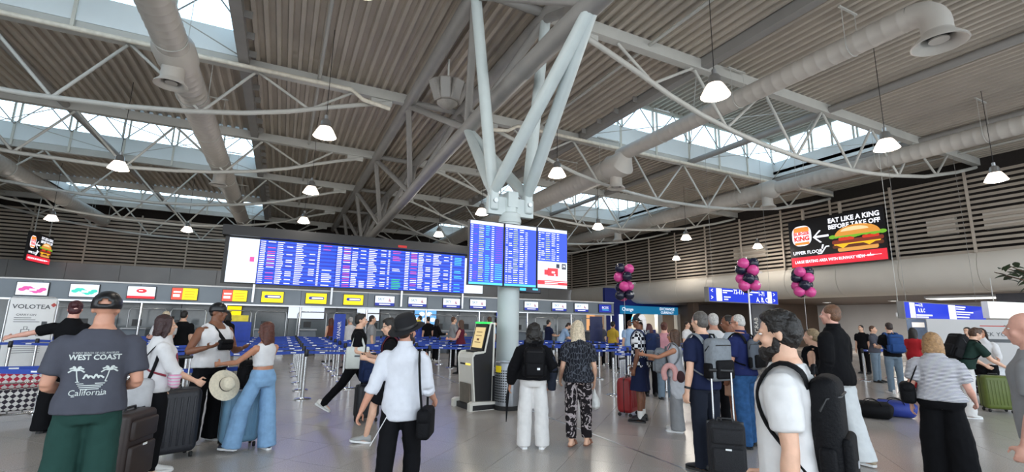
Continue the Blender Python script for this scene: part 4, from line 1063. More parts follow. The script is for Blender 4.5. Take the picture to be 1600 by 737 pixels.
def person(label, loc, yaw, h=1.72, sex='m', build=1.0, skin_m=None, lean=0.0, twist=0.0, head=(0, 0), armL=None, armR=None, legL=None, legR=None,
           hair='short', hair_m=None, top=None, bottom=None, shoe=None, vox=.011, extra=None, curl=(.6, .6), palms=(None, None), beard=None, tilt=0.0):
    """yaw: 0 faces +Y. armX = (upper dir, fore dir); legX = (thigh dir, shin dir, foot dir). Directions in the body frame: x right, y ahead, z up."""
    near = vox < .014
    F = Fig(); s = h / 1.728; F.s = s
    root = thing('person', label, 'person', (loc[0], loc[1], 0), yaw)
    F.root = root
    T = TORSO_M if sex == 'm' else TORSO_F
    Rt = rotm('X', -lean) @ rotm('Y', tilt) @ rotm('Z', twist); piv = V3(0, 0, .98)
    up = lambda p: (Rt @ (np.array(p, float) - piv) + piv) if p[2] > .98 else np.array(p, float)
    upa = lambda p: Rt @ (np.array(p, float) - piv) + piv
    shw = (.185 if sex == 'm' else .158) * (build * .6 + .4)
    shz = 1.365 if sex == 'm' else 1.34
    armL = armL or ((-.12, -.02, -1), (-.04, .18, -1)); armR = armR or ((.12, -.02, -1), (.04, .18, -1))
    legL = legL or ((-.04, 0, -1), (-.01, -.02, -1), (-.2, 1, 0)); legR = legR or ((.04, 0, -1), (.01, -.02, -1), (.2, 1, 0))
    F.arm = {}; F.leg = {}
    for sd, A in ((-1, armL), (1, armR)):
        sh_ = upa((sd * shw, -.01, shz)); el = sh_ + nrm(A[0]) * .285; wr_ = el + nrm(A[1]) * .25
        F.arm[sd] = (sh_, el, wr_, nrm(A[2]) if len(A) > 2 else nrm(A[1]))
    for sd, L in ((-1, legL), (1, legR)):
        hp = V3(sd * .088, -.01, .92); kn = hp + nrm(L[0]) * .425; an = kn + nrm(L[1]) * .415
        F.leg[sd] = (hp, kn, an, nrm(L[2]))
    low = min(min(l[2][2] - .08, (l[2] + l[3] * .16)[2] - .045) for l in F.leg.values())
    dz = V3(0, 0, -low)
    Rh = Rt @ rotm('Z', head[0]) @ rotm('X', head[1])
    nb = upa((0, -.012, 1.47 if sex == 'm' else 1.445))
    hc = nb + Rt @ V3(0, .016, .030) + Rh @ V3(0, .010, .112)
    def fin(mb):   # lift to the ground and scale
        mb.v = [tuple((np.array(p) + dz) * s) for p in mb.v]; return mb
    HD = lambda p: hc + Rh @ np.array(p, float)
    F.HD, F.up, F.dz, F.fin, F.Rh, F.hc, F.upa, F.T, F.build, F.shw, F.vox, F.near = HD, up, dz, fin, Rh, hc, upa, T, build, shw, vox, near
    HM = Matrix.Translation(Vector(hc)) @ Matrix(Rh.tolist()).to_4x4()
    F.HM = HM
    # ---- body: one continuous figure
    b = MB()
    b.loft([[upa(p) if z > .98 else p for p in ering(z, rx * build, ry * (build * 1.25 - .25), yo)] for z, rx, ry, yo in T])
    k = build * .5 + .5; kf = k if sex == 'm' else k * .88
    for sd in (-1, 1):
        sh_, el, wr_, hd = F.arm[sd]
        mid = (sh_ + el) / 2; fm = el + (wr_ - el) * .3
        b.ell(tuple(sh_), (.056 * kf, .056 * kf, .058 * kf), 10, 7)
        b.tube([sh_, mid, el], [.052 * kf, .048 * kf, .038 * kf], 12, push=.5); b.tube([el, fm, el + (wr_ - el) * .7, wr_], [.038 * kf, .042 * kf, .033 * kf, .026 * kf], 12, push=.5)
        pn = palms[0 if sd < 0 else 1]
        hand(b, wr_, hd, pn if pn is not None else (-sd * 1.0, .15, 0), sd * (1 if True else 1), curl[0 if sd < 0 else 1])
        hp, kn, an, ft = F.leg[sd]
        b.tube([hp + V3(0, 0, .02), hp + (kn - hp) * .35, kn], [.085 * k, .078 * k, .055 * k], 14, push=.3)
        b.tube([kn, kn + (an - kn) * .3 + nrm((0, -1, 0)) * .012, kn + (an - kn) * .7, an], [.054 * k, .058 * k, .042 * k, .036 * k], 12, push=.4)
        b.tube([an - ft * .05 - V3(0, 0, .03), an + ft * .05 - V3(0, 0, .035), an + ft * .15 - V3(0, 0, .052)], [.034, .036, .022], 10, push=.6)
    b.tube([nb - Rt @ V3(0, 0, .05), nb + Rt @ V3(0, .006, .03), HD((0, -.018, -.05))], [.070 * k, .060 * k, .056 * k], 14)
    E = lambda c, r, n=14, m=10: b.ell(c, r, n, m, HM)
    E((0, -.012, .028), (.073, .091, .086)); E((0, .02, -.038), (.056, .064, .08)); E((0, .066, -.095), (.024, .02, .02)); E((0, .07, .018), (.05, .02, .014))
    E((0, .086, -.062), (.023, .013, .012)); E((0, .012, -.075), (.05, .055, .035))
    for sd in (-1, 1):
        E((sd * .038, .054, -.03), (.024, .026, .024)); E((sd * .073, -.020, -.012), (.0095, .016, .028), 10, 8)
    b.tube([HD((0, .082, .010)), HD((0, .102, -.015)), HD((0, .113, -.034))], [.010, .013, .016], 8, push=.3)
    F.body = fuse(fin(b).build('body', skin_m, root), vox * s if near else vox, 2, factor=.4)
    # ---- eyes, brows
    for sd in (-1, 1):
        e = MB(); e.ell((sd * .029, .0745, .004), (.0120, .0100, .0062), 10, 6, HM); e.cur = 1; e.ell((sd * .0295, .0805, .004), (.0054, .0048, .0056), 8, 6, HM)
        fin(e).build('eye', [M_EYE, M_IRIS], root, smooth=80)
        e = MB(); e.tube([HD((sd * .014, .092, .022)), HD((sd * .03, .090, .027)), HD((sd * .046, .079, .022))], [.0035, .0045, .002], 6)
        fin(e).build('eyebrow', hair_m or M_BLACK, root, smooth=80)
    # ---- hair
    if hair and hair != 'bald':
        m = MB(); e = lambda c, r: m.ell(c, r, 16, 10, HM); wr = .008; ws = .03
        if hair in ('short', 'curly', 'quiff', 'bun', 'long', 'bob', 'pony', 'wild'):
            e((0, -.022, .040), (.080, .090, .084)); e((0, -.048, -.008), (.073, .062, .075))
        if hair == 'buzz': e((0, -.024, .035), (.0765, .084, .084)); e((0, -.047, -.005), (.070, .06, .06)); wr = .002
        if hair == 'quiff': e((0, .02, .088), (.06, .06, .036)); e((0, -.02, .08), (.07, .08, .045))
        if hair == 'curly':
            wr = .02; ws = .022
            e((0, -.01, .085), (.074, .08, .05)); e((0, -.065, .02), (.08, .056, .088)); e((0, .034, .094), (.056, .04, .026))
        if hair in ('long', 'bob', 'wild'):
            wr = .014; ws = .02
            bot, wd = (-.30, .105) if hair == 'long' else ((-.2, .15) if hair == 'wild' else (-.13, .1))
            if hair == 'wild': wr = .035; ws = .028; e((0, -.03, .05), (.098, .1, .09)); e((0, -.06, -.04), (.115, .08, .1))
            rings = []
            for z, rx, ry, y in ((.07, .07, .06, -.03), (.02, .088, .068, -.034), (-.06, .092, .06, -.045), (bot * .6, wd, .048, -.062), (bot * .9, wd * .9, .036, -.07), (bot, wd * .6, .02, -.072)):
                c = [HD((p[0], p[1], z)) for p in ering(0, rx, ry, y, 16, 2.2)] if z > -.08 else None
                if c is None:   # falls down the back
                    o = hc + Rt @ V3(0, 0, z) + Rh @ V3(0, y, 0) - Rh @ V3(0, 0, 0)
                    c = [o + Rh @ V3(p[0], p[1] - y, 0) for p in ering(0, rx, ry, y, 16, 2.2)]
                rings.append(c)
            m.loft(rings)
            for sd in (-1, 1): m.tube([HD((sd * .06, .03, .075)), HD((sd * .078, .028, .01)), HD((sd * .08, .012, -.07)), HD((sd * .085, -.02, -.14))], [.02, .022, .026, .02], 8, push=.5)
        if hair == 'bun': e((0, -.105, .05), (.042, .042, .042)); wr = .01
        if hair == 'pony': m.tube([HD((0, -.09, .04)), HD((0, -.13, .02)), HD((0, -.12, -.08)), HD((0, -.10, -.2))], [.03, .034, .03, .012], 10)
        o = fin(m).build('hair', hair_m, root); fuse(o, .009 * s if near else .016, 1, wr * s, ws * s)
        F.hair = o
    if beard:
        m = MB()
        for c, r in (((0, .026, -.084), (.061, .064, .040)), ((0, .066, -.098), (.042, .038, .044)), ((0, .084, -.045), (.032, .018, .009))): m.ell(c, r, 12, 8, HM)
        for sd in (-1, 1): m.ell((sd * .054, .004, -.05), (.013, .022, .045), 10, 8, HM)
        fuse(fin(m).build('beard', hair_m, root), .008 * s, 1, .012 * s, .02 * s)
    if top: F.top = make_top(F, top)
    if bottom: F.bottom = make_bottom(F, bottom)
    make_shoes(F, shoe)
    for fn in (extra or []): fn(F)
    return F
def make_top(F, t):
    """t: dict(m, hem, sleeve('short'|'long'|'none'|'tank'|'elbow'), loose, collar)"""
    m = MB(); lo = t.get('loose', .018); hem = t.get('hem', .90); T = F.T; b_ = F.build; sl = t.get('sleeve', 'short')
    zs = [r[0] for r in T]; rows = []
    ztop = t.get('ztop', 1.47)
    for z in list(np.linspace(hem, 1.40, 12)) + ([1.435, ztop] if sl != 'tank' else []):
        if z > ztop: continue
        rx, ry, yo = (float(np.interp(z, zs, [r[i] for r in T])) for i in (1, 2, 3))
        f_ = max(0, (1.25 - z) / .4); ll = lo * (.8 + .9 * f_) if z < 1.36 else lo * .6
        rows.append([F.upa(p) if z > .98 else p for p in ering(z, rx * b_ + ll, ry * (b_ * 1.25 - .25) + ll, yo)])
    if 'flare' in t: pass
    m.loft(rows)
    k = F.build * .5 + .5
    for sd in (-1, 1):
        sh_, el, wr_, hd = F.arm[sd]
        if sl in ('none', 'tank'):
            if sl == 'tank':
                q_ = b_ * 1.25 - .25; a = F.upa((sd * .095, .112 * q_, 1.35)); c = F.upa((sd * .108, -.015, 1.452)); d = F.upa((sd * .098, -.122 * q_, 1.36))
                m.tube([F.upa((sd * .1, .118 * q_, 1.28)), a, F.upa((sd * .105, .07 * q_, 1.42)), c, F.upa((sd * .104, -.085 * q_, 1.425)), d, F.upa((sd * .1, -.118 * q_, 1.28))], [.03, .028, .026, .026, .026, .028, .03], 8)
            continue
        m.ell(tuple(sh_ + V3(-sd * .012, 0, .002)), (.058 * k + lo * .4, .060 * k + lo * .5, .056 * k + lo * .3), 12, 8)
        e = {'short': .72, 'elbow': 1.0, 'long': 1.0}[sl]
        end = sh_ + (el - sh_) * e
        m.tube([sh_, sh_ + (end - sh_) * .5, end], [.062 * k + lo * .6, .058 * k + lo * .8, (.052 if e < 1 else .046) * k + lo], 14, push=.2)
        if sl == 'long':
            m.tube([el, el + (wr_ - el) * .5, wr_ + (el - wr_) * .04], [.045 * k + lo, .042 * k + lo * .9, .033 * k + lo * .6], 12, push=.4)
        if sl == 'elbow': m.tube([el, el + (wr_ - el) * .25], [.046 * k + lo, .048 * k + lo], 12)
    o = F.fin(m).build(t.get('name', 'shirt'), t['m'], F.root)
    fuse(o, max(.0135, F.vox), 3, t.get('wrinkle', .022) * F.s, .14, .5)
    if t.get('collar'):
        c = MB(); p0 = F.upa((0, -.012, 1.475)); n = 20
        ring = lambda z, r: [F.upa((r * .98 * math.cos(2 * PI * k / n), -.012 + r * math.sin(2 * PI * k / n), z)) for k in range(n)]
        c.loft([ring(1.445, .088), ring(1.49, .072), ring(1.515, .070), ring(1.51, .064), ring(1.47, .064)], cap=False)
        F.fin(c).build('collar', t['collar'], F.root, smooth=60)
    return o
def make_bottom(F, t):
    """t: dict(m, kind('trousers'|'shorts'|'skirt'), waist, knee, ankle (radii), end)"""
    m = MB(); T = F.T; zs = [r[0] for r in T]; b_ = F.build; lo = t.get('loose', .012); w_ = t.get('waist', 1.03)
    rows = []
    for z in np.linspace(.83, w_, 7):
        rx, ry, yo = (float(np.interp(z, zs, [r[i] for r in T])) for i in (1, 2, 3))
        rows.append([F.upa(p) if z > .98 else p for p in ering(z, rx * b_ + lo, ry * (b_ * 1.25 - .25) + lo, yo)])
    m.loft(rows); k = b_ * .5 + .5
    rk, ra = t.get('knee', .075), t.get('ankle', .07)
    if t['kind'] == 'skirt':
        a = (F.leg[-1][2] + F.leg[1][2]) / 2; rr = []
        for u in np.linspace(0, 1, 9):
            c = V3(0, -.01, .88) * (1 - u) + V3(a[0], a[1], a[2] - .0) * u
            rr.append([V3(c[0], c[1], c[2]) + V3(p[0], p[1], 0) for p in ering(0, .185 * b_ + (rk - .1) * u, .13 * b_ + (rk - .1) * u, 0)])
        m.loft(rr)
    else:
        for sd in (-1, 1):
            hp, kn, an, ft = F.leg[sd]
            if t['kind'] == 'shorts':
                e = t.get('end', .85); end = hp + (kn - hp) * e
                m.tube([hp + V3(0, 0, .03), hp + (end - hp) * .5, end], [.094 * k, .092 * k + lo, .09 * k + lo * 2], 14)
            else:
                ee = t.get('end', 1.0); bot = kn + (an - kn) * ee + V3(0, 0, -.045 if ee >= 1 else 0)
                m.tube([hp + V3(0, 0, .03), hp + (kn - hp) * .4, kn, kn + (bot - kn) * .5, bot], [.094 * k, .086 * k + lo, max(rk * k, .062 * k), (rk * .5 + ra * .5) * k, ra * k], 14)
    o = F.fin(m).build(t.get('name', 'trousers' if t['kind'] == 'trousers' else t['kind']), t['m'], F.root)
    fuse(o, max(.0135, F.vox), 2, t.get('wrinkle', .02) * F.s, .12, .5)
    if t.get('belt'):
        c = MB(); c.loft([[F.upa(p) if z > .98 else p for p in ering(z, .163 * b_ + r, .113 * (b_ * 1.25 - .25) + r, -.008)] for z, r in ((w_ - .045, lo + .004), (w_ - .045, lo + .012), (w_ - .01, lo + .012), (w_ - .01, lo + .004))], cap=False)
        F.fin(c).build('belt', t['belt'], F.root, smooth=40)
    return o
def make_shoes(F, sh):
    sh = sh or dict(m=M_BLACK)
    for sd in (-1, 1):
        hp, kn, an, ft = F.leg[sd]; lat = nrm(np.cross(ft, (0, 0, 1))); upv = np.cross(lat, ft)
        m = MB(); base = an - upv * .08 * 1.0
        def ring(t, w_, hgt, z0=.018): return [base + ft * t + lat * w_ * math.cos(2 * PI * k / 14) * (1 if math.sin(2 * PI * k / 14) < .3 else .85) + upv * (z0 + (hgt - z0) * (.5 + .5 * math.sin(2 * PI * k / 14))) for k in range(14)]
        if sh.get('kind') == 'sandal':
            m.loft([ring(t, w_, z) for t, w_, z in ((-.075, .028, .03), (-.05, .038, .034), (.05, .042, .036), (.13, .047, .034), (.185, .035, .03))])
            st = MB(); st.tube([base + ft * .09 - lat * .045 + upv * .03, base + ft * .09 - lat * .03 + upv * .075, base + ft * .08 + upv * .09, base + ft * .09 + lat * .03 + upv * .075, base + ft * .09 + lat * .045 + upv * .03], .016, 8)
            o = F.fin(m).build('sandal', sh['m'], F.root, smooth=50); F.fin(st).build('strap', sh['m'], o, smooth=60); continue
        m.loft([ring(t, w_, z) for t, w_, z in ((-.078, .02, .06), (-.07, .034, .1), (-.03, .041, .115), (.03, .043, .105), (.08, .046, .078), (.13, .048, .062), (.17, .042, .05), (.195, .022, .038))])
        o = F.fin(m).build('shoe', sh['m'], F.root, smooth=70)
        so = MB(); so.loft([[base + ft * (t * 1.0) + lat * w_ * c + upv * z for t, w_, c in ((-.085, .0, 0), (-.07, .036, -1), (.0, .042, -1), (.12, .052, -1), (.18, .04, -1), (.205, 0, 0), (.18, .04, 1), (.12, .052, 1), (.0, .042, 1), (-.07, .036, 1))] for z in (0, .024)])
        F.fin(so).build('sole', sh.get('sole', M_WHITE), o)
        if sh.get('sock'):
            q = MB(); q.tube([an - V3(0, 0, .02), an + nrm(kn - an) * .1], [.044, .047], 12); F.fin(q).build('sock', sh['sock'], F.root, smooth=60)
# ---- head gear
def cap(m, back_hole=False, fwd=1):
    def fn(F):
        b = MB(); n, k = 28, 7; R_ = (.089, .106, .098); rings = []
        for i in range(k + 1):
            a = PI / 2 * i / (k + .35)
            rings.append([F.HD((R_[0] * math.cos(a) * math.cos(2 * PI * j / n), -.014 + R_[1] * math.cos(a) * math.sin(2 * PI * j / n), .034 + R_[2] * math.sin(a))) for j in range(n)])
        low = [F.HD((R_[0] * math.cos(2 * PI * j / n), -.014 + R_[1] * math.sin(2 * PI * j / n), .012 - .012 * (math.sin(2 * PI * j / n) < 0))) for j in range(n)]
        rings = [low] + rings
        vs = [p for R in rings for p in R]; fs = []
        for i in range(len(rings) - 1):
            for j in range(n):
                ang = 360 * (j + .5) / n
                if back_hole and i in (1, 2) and abs(ang - 270) < (30, 18)[i - 1]: continue
                q = (j + 1) % n; fs.append((i * n + j, i * n + q, (i + 1) * n + q, (i + 1) * n + j))
        vs.append(F.HD((0, -.014, .034 + R_[2] * .995))); c = len(vs) - 1; l0 = (len(rings) - 1) * n
        fs += [(l0 + j, l0 + (j + 1) % n, c) for j in range(n)]
        b.add(vs, fs); o = F.fin(b).build('cap', m, F.root, smooth=70)
        md = o.modifiers.new('thick', 'SOLIDIFY'); md.thickness = .004
        br = MB(); N = 12
        g = lambda t, q: F.HD((.078 * math.cos(PI * t), fwd * (.062 * math.sin(PI * t) + q * .085 * math.sin(PI * t) ** .7) + (.018 * fwd) - .014 * (1 - fwd) / 2, .020 - .018 * q * math.sin(PI * t) ** .5 - .006 * math.cos(2 * PI * t)))
        br.loft([[g(k_ / N, q) for k_ in range(N + 1)] for q in (0, .35, .7, 1)], cap=False, closed=False)
        p = F.fin(br).build('brim', m, o, smooth=70); md = p.modifiers.new('thick', 'SOLIDIFY'); md.thickness = .005
    return fn
def brim_hat(m):
    def fn(F):
        b = MB(); n = 28
        pr = [(.165, .012, .01), (.172, .010, .0), (.15, .026, -.006), (.104, .035, .0), (.102, .06, 0), (.1, .11, 0), (.09, .145, 0), (.062, .165, 0), (.01, .17, 0)]
        tl = lambda q: F.HD(rotm('X', .38) @ (np.array(q) - V3(0, 0, .05)) + V3(0, -.006, .05))
        b.loft([[tl((r * math.cos(2 * PI * j / n), -.012 + r * 1.12 * math.sin(2 * PI * j / n), z + (.02 * abs(math.cos(2 * PI * j / n)) if r > .14 else 0))) for j in range(n)] for r, z, _ in pr], cap=True)
        o = F.fin(b).build('hat', m, F.root, smooth=60)
        c = MB(); c.loft([[tl((r * math.cos(2 * PI * j / n), -.012 + r * 1.12 * math.sin(2 * PI * j / n), z)) for j in range(n)] for r, z in ((.106, .042), (.103, .065))], cap=False); F.fin(c).build('hat_band', M_BLACK, o, smooth=60)
    return fn
def glasses(m, up=False):
    def fn(F):
        b = MB(); z = .006 if not up else .085; y0 = .094 if not up else .06
        for sd in (-1, 1):
            b.tube([F.HD((sd * .031 + .021 * math.cos(a), y0, z + .016 * math.sin(a))) for a in np.linspace(0, 2 * PI, 13)], .0028, 6)
            b.tube([F.HD((sd * .052, y0, z + .006)), F.HD((sd * .077, .02, z + .006)), F.HD((sd * .08, -.02, z))], .0028, 6)
        b.tube([F.HD((-.01, y0, z + .004)), F.HD((.01, y0, z + .004))], .0028, 6); F.fin(b).build('glasses', m, F.root)
        if up:
            b = MB()
            for sd in (-1, 1): b.ell((sd * .031, y0, z), (.02, .004, .016), 10, 6, F.HM)
            F.fin(b).build('lens', M_BLACK, F.root, smooth=80)
    return fn
def strap_over(m, name, pts, r=.016, flat=.3):
    """a garment strap in the body frame, part of the person's clothing"""
    def fn(F):
        b = MB(); b.tube([F.upa(p) for p in pts], r, 8, flat=flat); F.fin(b).build(name, m, F.root, smooth=60)
    return fn
# ---- luggage worn or held: things of their own, placed in the wearer's frame
def worn(F, name, label, cat='bag'):
    t = thing(name, label, cat, tuple(F.root.location), F.root.rotation_euler.z)
    return t
def backpack(F, label, m, m2=None, w_=.30, hgt=.46, dep=.17, z0=.98, gap=.135, front=False, strap_m=None, logo=None):
    t = worn(F, 'backpack', label, 'backpack'); sg = 1 if front else -1; m2 = m2 or m
    Rb = lambda p: F.upa(p)
    def bx(x0, x1, y0, y1, za, zb, r, mm, name, parent, n=4):
        b = MB(); b.rbox(x0, x1, min(y0, y1), max(y0, y1), za, zb, r, n)
        b.v = [tuple(Rb(p)) for p in b.v]; return F.fin(b).build(name, mm, parent, smooth=60)
    bod = bx(-w_ / 2, w_ / 2, sg * gap, sg * (gap + dep), z0, z0 + hgt, .06, m, 'body', t)
    bx(-w_ * .42, w_ * .42, sg * (gap + dep - .02), sg * (gap + dep + .03), z0 + .03, z0 + hgt * .5, .024, m2, 'front_pocket', t)
    for sd in (-1, 1): bx(sd * w_ / 2 - .025, sd * w_ / 2 + .025, sg * (gap + .03), sg * (gap + dep - .03), z0 + .03, z0 + hgt * .42, .02, m2, 'side_pocket', t, 3)
    b = MB(); b.tube([Rb(p) for p in ((-.04, sg * (gap + .02), z0 + hgt), (-.03, sg * (gap + .02), z0 + hgt + .04), (.03, sg * (gap + .02), z0 + hgt + .04), (.04, sg * (gap + .02), z0 + hgt))], .01, 6); F.fin(b).build('haul_loop', m2, t, smooth=60)
    b = MB(); zz = z0 + hgt * .82; b.tube([Rb(p) for p in ((-w_ * .5 - .002, sg * (gap + .05), zz - .06), (-w_ * .5, sg * (gap + dep * .6), zz), (-w_ * .35, sg * (gap + dep + .002), zz + .01), (w_ * .35, sg * (gap + dep + .002), zz + .01), (w_ * .5, sg * (gap + dep * .6), zz), (w_ * .5 + .002, sg * (gap + .05), zz - .06))], .006, 6); F.fin(b).build('zip', M_BLACK, t, smooth=60)
    dd = .138 * (F.build * 1.25 - .25)
    for sd in (-1, 1):
        b = MB(); x = sd * (F.shw - .055)
        P = [(x * .8, sg * gap, z0 + hgt - .06), (x * .95, sg * dd * .75, 1.44), (x, 0, 1.495), (x * 1.02, -sg * dd * .62, 1.40), (x * 1.12, -sg * dd * .8, 1.29), (x * 1.28, -sg * dd * .5, 1.17), (sd * (.16 * F.build + .02), 0, 1.09), (x * 1.2, sg * gap, z0 + .06)]
        C_ = []
        for i in range(len(P) - 1):
            for u in (0, .33, .66): C_.append(np.array(P[i]) * (1 - u) + np.array(P[i + 1]) * u)
        C_.append(np.array(P[-1])); Q = np.array(C_); 
        for _ in range(3): Q[1:-1] = (Q[:-2] + 2 * Q[1:-1] + Q[2:]) / 4
        b.tube([Rb(p) for p in Q], .030, 8, flat=.32, ref=(1, 0, 0)); F.fin(b).build('strap', strap_m or m2, t, smooth=60)
    if logo:
        b = MB(); b.box(-.02, .02, -.002, .002, -.014, .014); b.v = [tuple(Rb((p[0] + .05, sg * (gap + dep + .032) + p[1], z0 + .13 + p[2]))) for p in b.v]; F.fin(b).build('logo_tag', logo, t)
    return t
def smoothpath(P, k=4, it=3):
    C_ = []
    for i in range(len(P) - 1):
        for u in range(k): C_.append(np.array(P[i], float) * (1 - u / k) + np.array(P[i + 1], float) * u / k)
    C_.append(np.array(P[-1], float)); Q = np.array(C_)
    for _ in range(it): Q[1:-1] = (Q[:-2] + 2 * Q[1:-1] + Q[2:]) / 4
    return Q
def shoulder_bag(F, label, m, c, size, strap, strap_m=None, r=.04, sr=.014, flap=True, name='shoulder_bag'):
    """c: bag centre in the body frame, strap: list of points in the body frame"""
    t = worn(F, name, label, 'bag'); w_, d_, h_ = size
    b = MB(); b.rbox(c[0] - w_ / 2, c[0] + w_ / 2, c[1] - d_ / 2, c[1] + d_ / 2, c[2] - h_ / 2, c[2] + h_ / 2, r, 4); F.fin(b).build('body', m, t, smooth=60)
    if flap:
        b = MB(); b.rbox(c[0] - w_ * .47, c[0] + w_ * .47, c[1] - d_ / 2 - .012, c[1] + d_ / 2 + .012, c[2] + h_ * .02, c[2] + h_ * .53, min(r, d_ * .45), 3); F.fin(b).build('flap', m, t, smooth=60)
    b = MB(); b.tube(list(smoothpath(strap)), sr, 8, flat=.35); F.fin(b).build('strap', strap_m or m, t, smooth=60)
    return t
def suitcase(label, loc, rz, m, w_=.46, d_=.28, h_=.68, handle=.35, ribs=True, soft=False, name='suitcase', mh=None):
    t = thing(name, label, 'suitcase', (loc[0], loc[1], 0), rz); z0 = .06
    b = MB(); b.rbox(-w_ / 2, w_ / 2, -d_ / 2, d_ / 2, z0, z0 + h_, .07 if not soft else .05, 5); b.build('shell', m, t, smooth=50)
    if ribs:
        for k in range(7):
            x = -w_ * .36 + k * w_ * .12
            for sg in (-1, 1): MB().rbox(x - .012, x + .012, sg * d_ / 2 - .006, sg * d_ / 2 + .006, z0 + .09, z0 + h_ - .09, .005, 2).build('rib', m, t, smooth=50)
    if soft:
        for za, zb in ((z0 + .06, z0 + h_ * .55), (z0 + h_ * .62, z0 + h_ * .9)): MB().rbox(-w_ * .42, w_ * .42, -d_ / 2 - .035, -d_ / 2 + .02, za, zb, .025, 3).build('pocket', m, t, smooth=50)
        MB().box(-.03, .03, -d_ / 2 - .04, -d_ / 2 - .034, z0 + h_ * .52, z0 + h_ * .55).build('logo_tag', M_WHITE, t)
    b = MB(); b.rbox(-w_ / 2 - .003, w_ / 2 + .003, -.008, .008, z0 + .003, z0 + h_ + .003, .007, 2); b.build('zip_seam', M_BLACK, t, smooth=50)
    for x in (-1, 1):
        for y in (-1, 1):
            MB().tube([(x * (w_ / 2 - .05) - .014, y * (d_ / 2 - .04), .03), (x * (w_ / 2 - .05) + .014, y * (d_ / 2 - .04), .03)], .03, 12).build('wheel', M_RUBBER, t, smooth=40)
    MB().tube([(-.08, 0, z0 + h_ - .005), (-.07, 0, z0 + h_ + .03), (.07, 0, z0 + h_ + .03), (.08, 0, z0 + h_ - .005)], .012, 8).build('carry_handle', M_BLACK, t, smooth=60)
    if handle:
        hx = w_ * .28; zt = z0 + h_ + handle
        for x in (-hx, hx): MB().tube([(x, d_ / 2 - .05, z0 + h_ - .02), (x, d_ / 2 - .05, zt)], .011, 8).build('handle_tube', mh or M_CHROME, t, smooth=60)
        MB().rbox(-hx - .025, hx + .025, d_ / 2 - .07, d_ / 2 - .03, zt - .01, zt + .03, .014, 3).build('handle_grip', M_BLACK, t, smooth=60)
    return t
# ---- patterned cloths
def pattern(name, kind, c1, c2, scale):
    m = mat('cloth_' + name, c1, .85, 0, 0, bump=.3, bscale=26); n = m.node_tree.nodes; l = m.node_tree.links; b = n['Principled BSDF']
    t = n.new('ShaderNodeTexCoord'); r = n.new('ShaderNodeValToRGB'); r.color_ramp.interpolation = 'CONSTANT'
    r.color_ramp.elements[0].color = lin(c1); r.color_ramp.elements[1].color = lin(c2); r.color_ramp.elements[1].position = .5
    if kind == 'stripe':
        q = n.new('ShaderNodeTexWave'); q.bands_direction = 'Z'; q.inputs['Scale'].default_value = scale; q.inputs['Distortion'].default_value = .3; q.inputs['Detail'].default_value = 0
        r.color_ramp.elements[1].position = .38; out = q.outputs['Fac']
    elif kind == 'check':
        q = n.new('ShaderNodeTexChecker'); q.inputs['Scale'].default_value = scale; q.inputs['Color1'].default_value = (0, 0, 0, 1); q.inputs['Color2'].default_value = (1, 1, 1, 1); out = q.outputs['Fac']
    elif kind == 'floral':
        q = n.new('ShaderNodeTexNoise'); q.inputs['Scale'].default_value = scale; q.inputs['Detail'].default_value = 3; q.inputs['Distortion'].default_value = 2.5; r.color_ramp.elements[1].position = .54; out = q.outputs['Fac']
    else:
        q = n.new('ShaderNodeTexVoronoi'); q.feature = 'DISTANCE_TO_EDGE'; q.inputs['Scale'].default_value = scale; out = q.outputs['Distance']
        r.color_ramp.elements[0].color = lin(c2); r.color_ramp.elements[1].color = lin(c1); r.color_ramp.elements[1].position = .06
        mp = n.new('ShaderNodeMapping'); mp.inputs['Scale'].default_value = (1.6, 1, .6); l.new(t.outputs['Object'], mp.inputs[0]); l.new(mp.outputs[0], q.inputs['Vector'])
    if kind != 'snake': l.new(t.outputs['Object'], q.inputs['Vector'])
    l.new(out, r.inputs[0]); l.new(r.outputs[0], b.inputs['Base Color']); return m
SK_F, SK_P, SK_T, SK_B, SK_R = skin('fair', '#d9ab90'), skin('pink', '#dba592'), skin('tan', '#b98062'), skin('brown', '#7b4f38'), skin('ruddy', '#c58f76')
def hm(name, col): return mat('hair_' + name, col, .5, 0, .35, 50, .4, 90)
H_BLACK, H_DARK, H_BROWN, H_AUB, H_BLOND, H_DBLOND, H_GREY, H_WHITE, H_RED = hm('black', '#17120f'), hm('dark', '#2b1d17'), hm('brown', '#4d3424'), hm('auburn', '#50281c'), hm('blond', '#c6b59a'), hm('dark_blond', '#a17c54'), hm('grey', '#6f6a66'), hm('white', '#bdb8b2'), hm('maroon', '#43191f')
BLK, CHAR, NAVY, WHT, GRY = cloth('black', '#0e0e11'), cloth('charcoal', '#4b4c55'), cloth('navy', '#1d2440'), cloth('white', '#d4d2d2'), cloth('grey', '#8b8c8e')
M_NYLON = mat('black_nylon', '#0d0d10', .65, 0, .15, 30, .3, 80); M_NYGREY = mat('grey_nylon', '#7c8186', .7, 0, .1, 30, .3, 80); M_NYNAVY = mat('navy_nylon', '#1d2a4c', .65, 0, .15, 30, .3, 80)
SH_W, SH_B, SH_G = dict(m=mat('shoe_white', '#dedcd8', .6), sole=M_WHITE), dict(m=mat('shoe_black', '#1b1b1d', .5), sole=mat('sole_dark', '#2a2a2a', .7)), dict(m=mat('shoe_grey', '#9a9a98', .6), sole=M_WHITE)
def fac(loc, deg): return -math.atan2(loc[0], loc[1]) + math.radians(deg)
def T_(m, **k): return dict(m=m, **k)
def B_(m, kind='trousers', **k): return dict(m=m, kind=kind, **k)
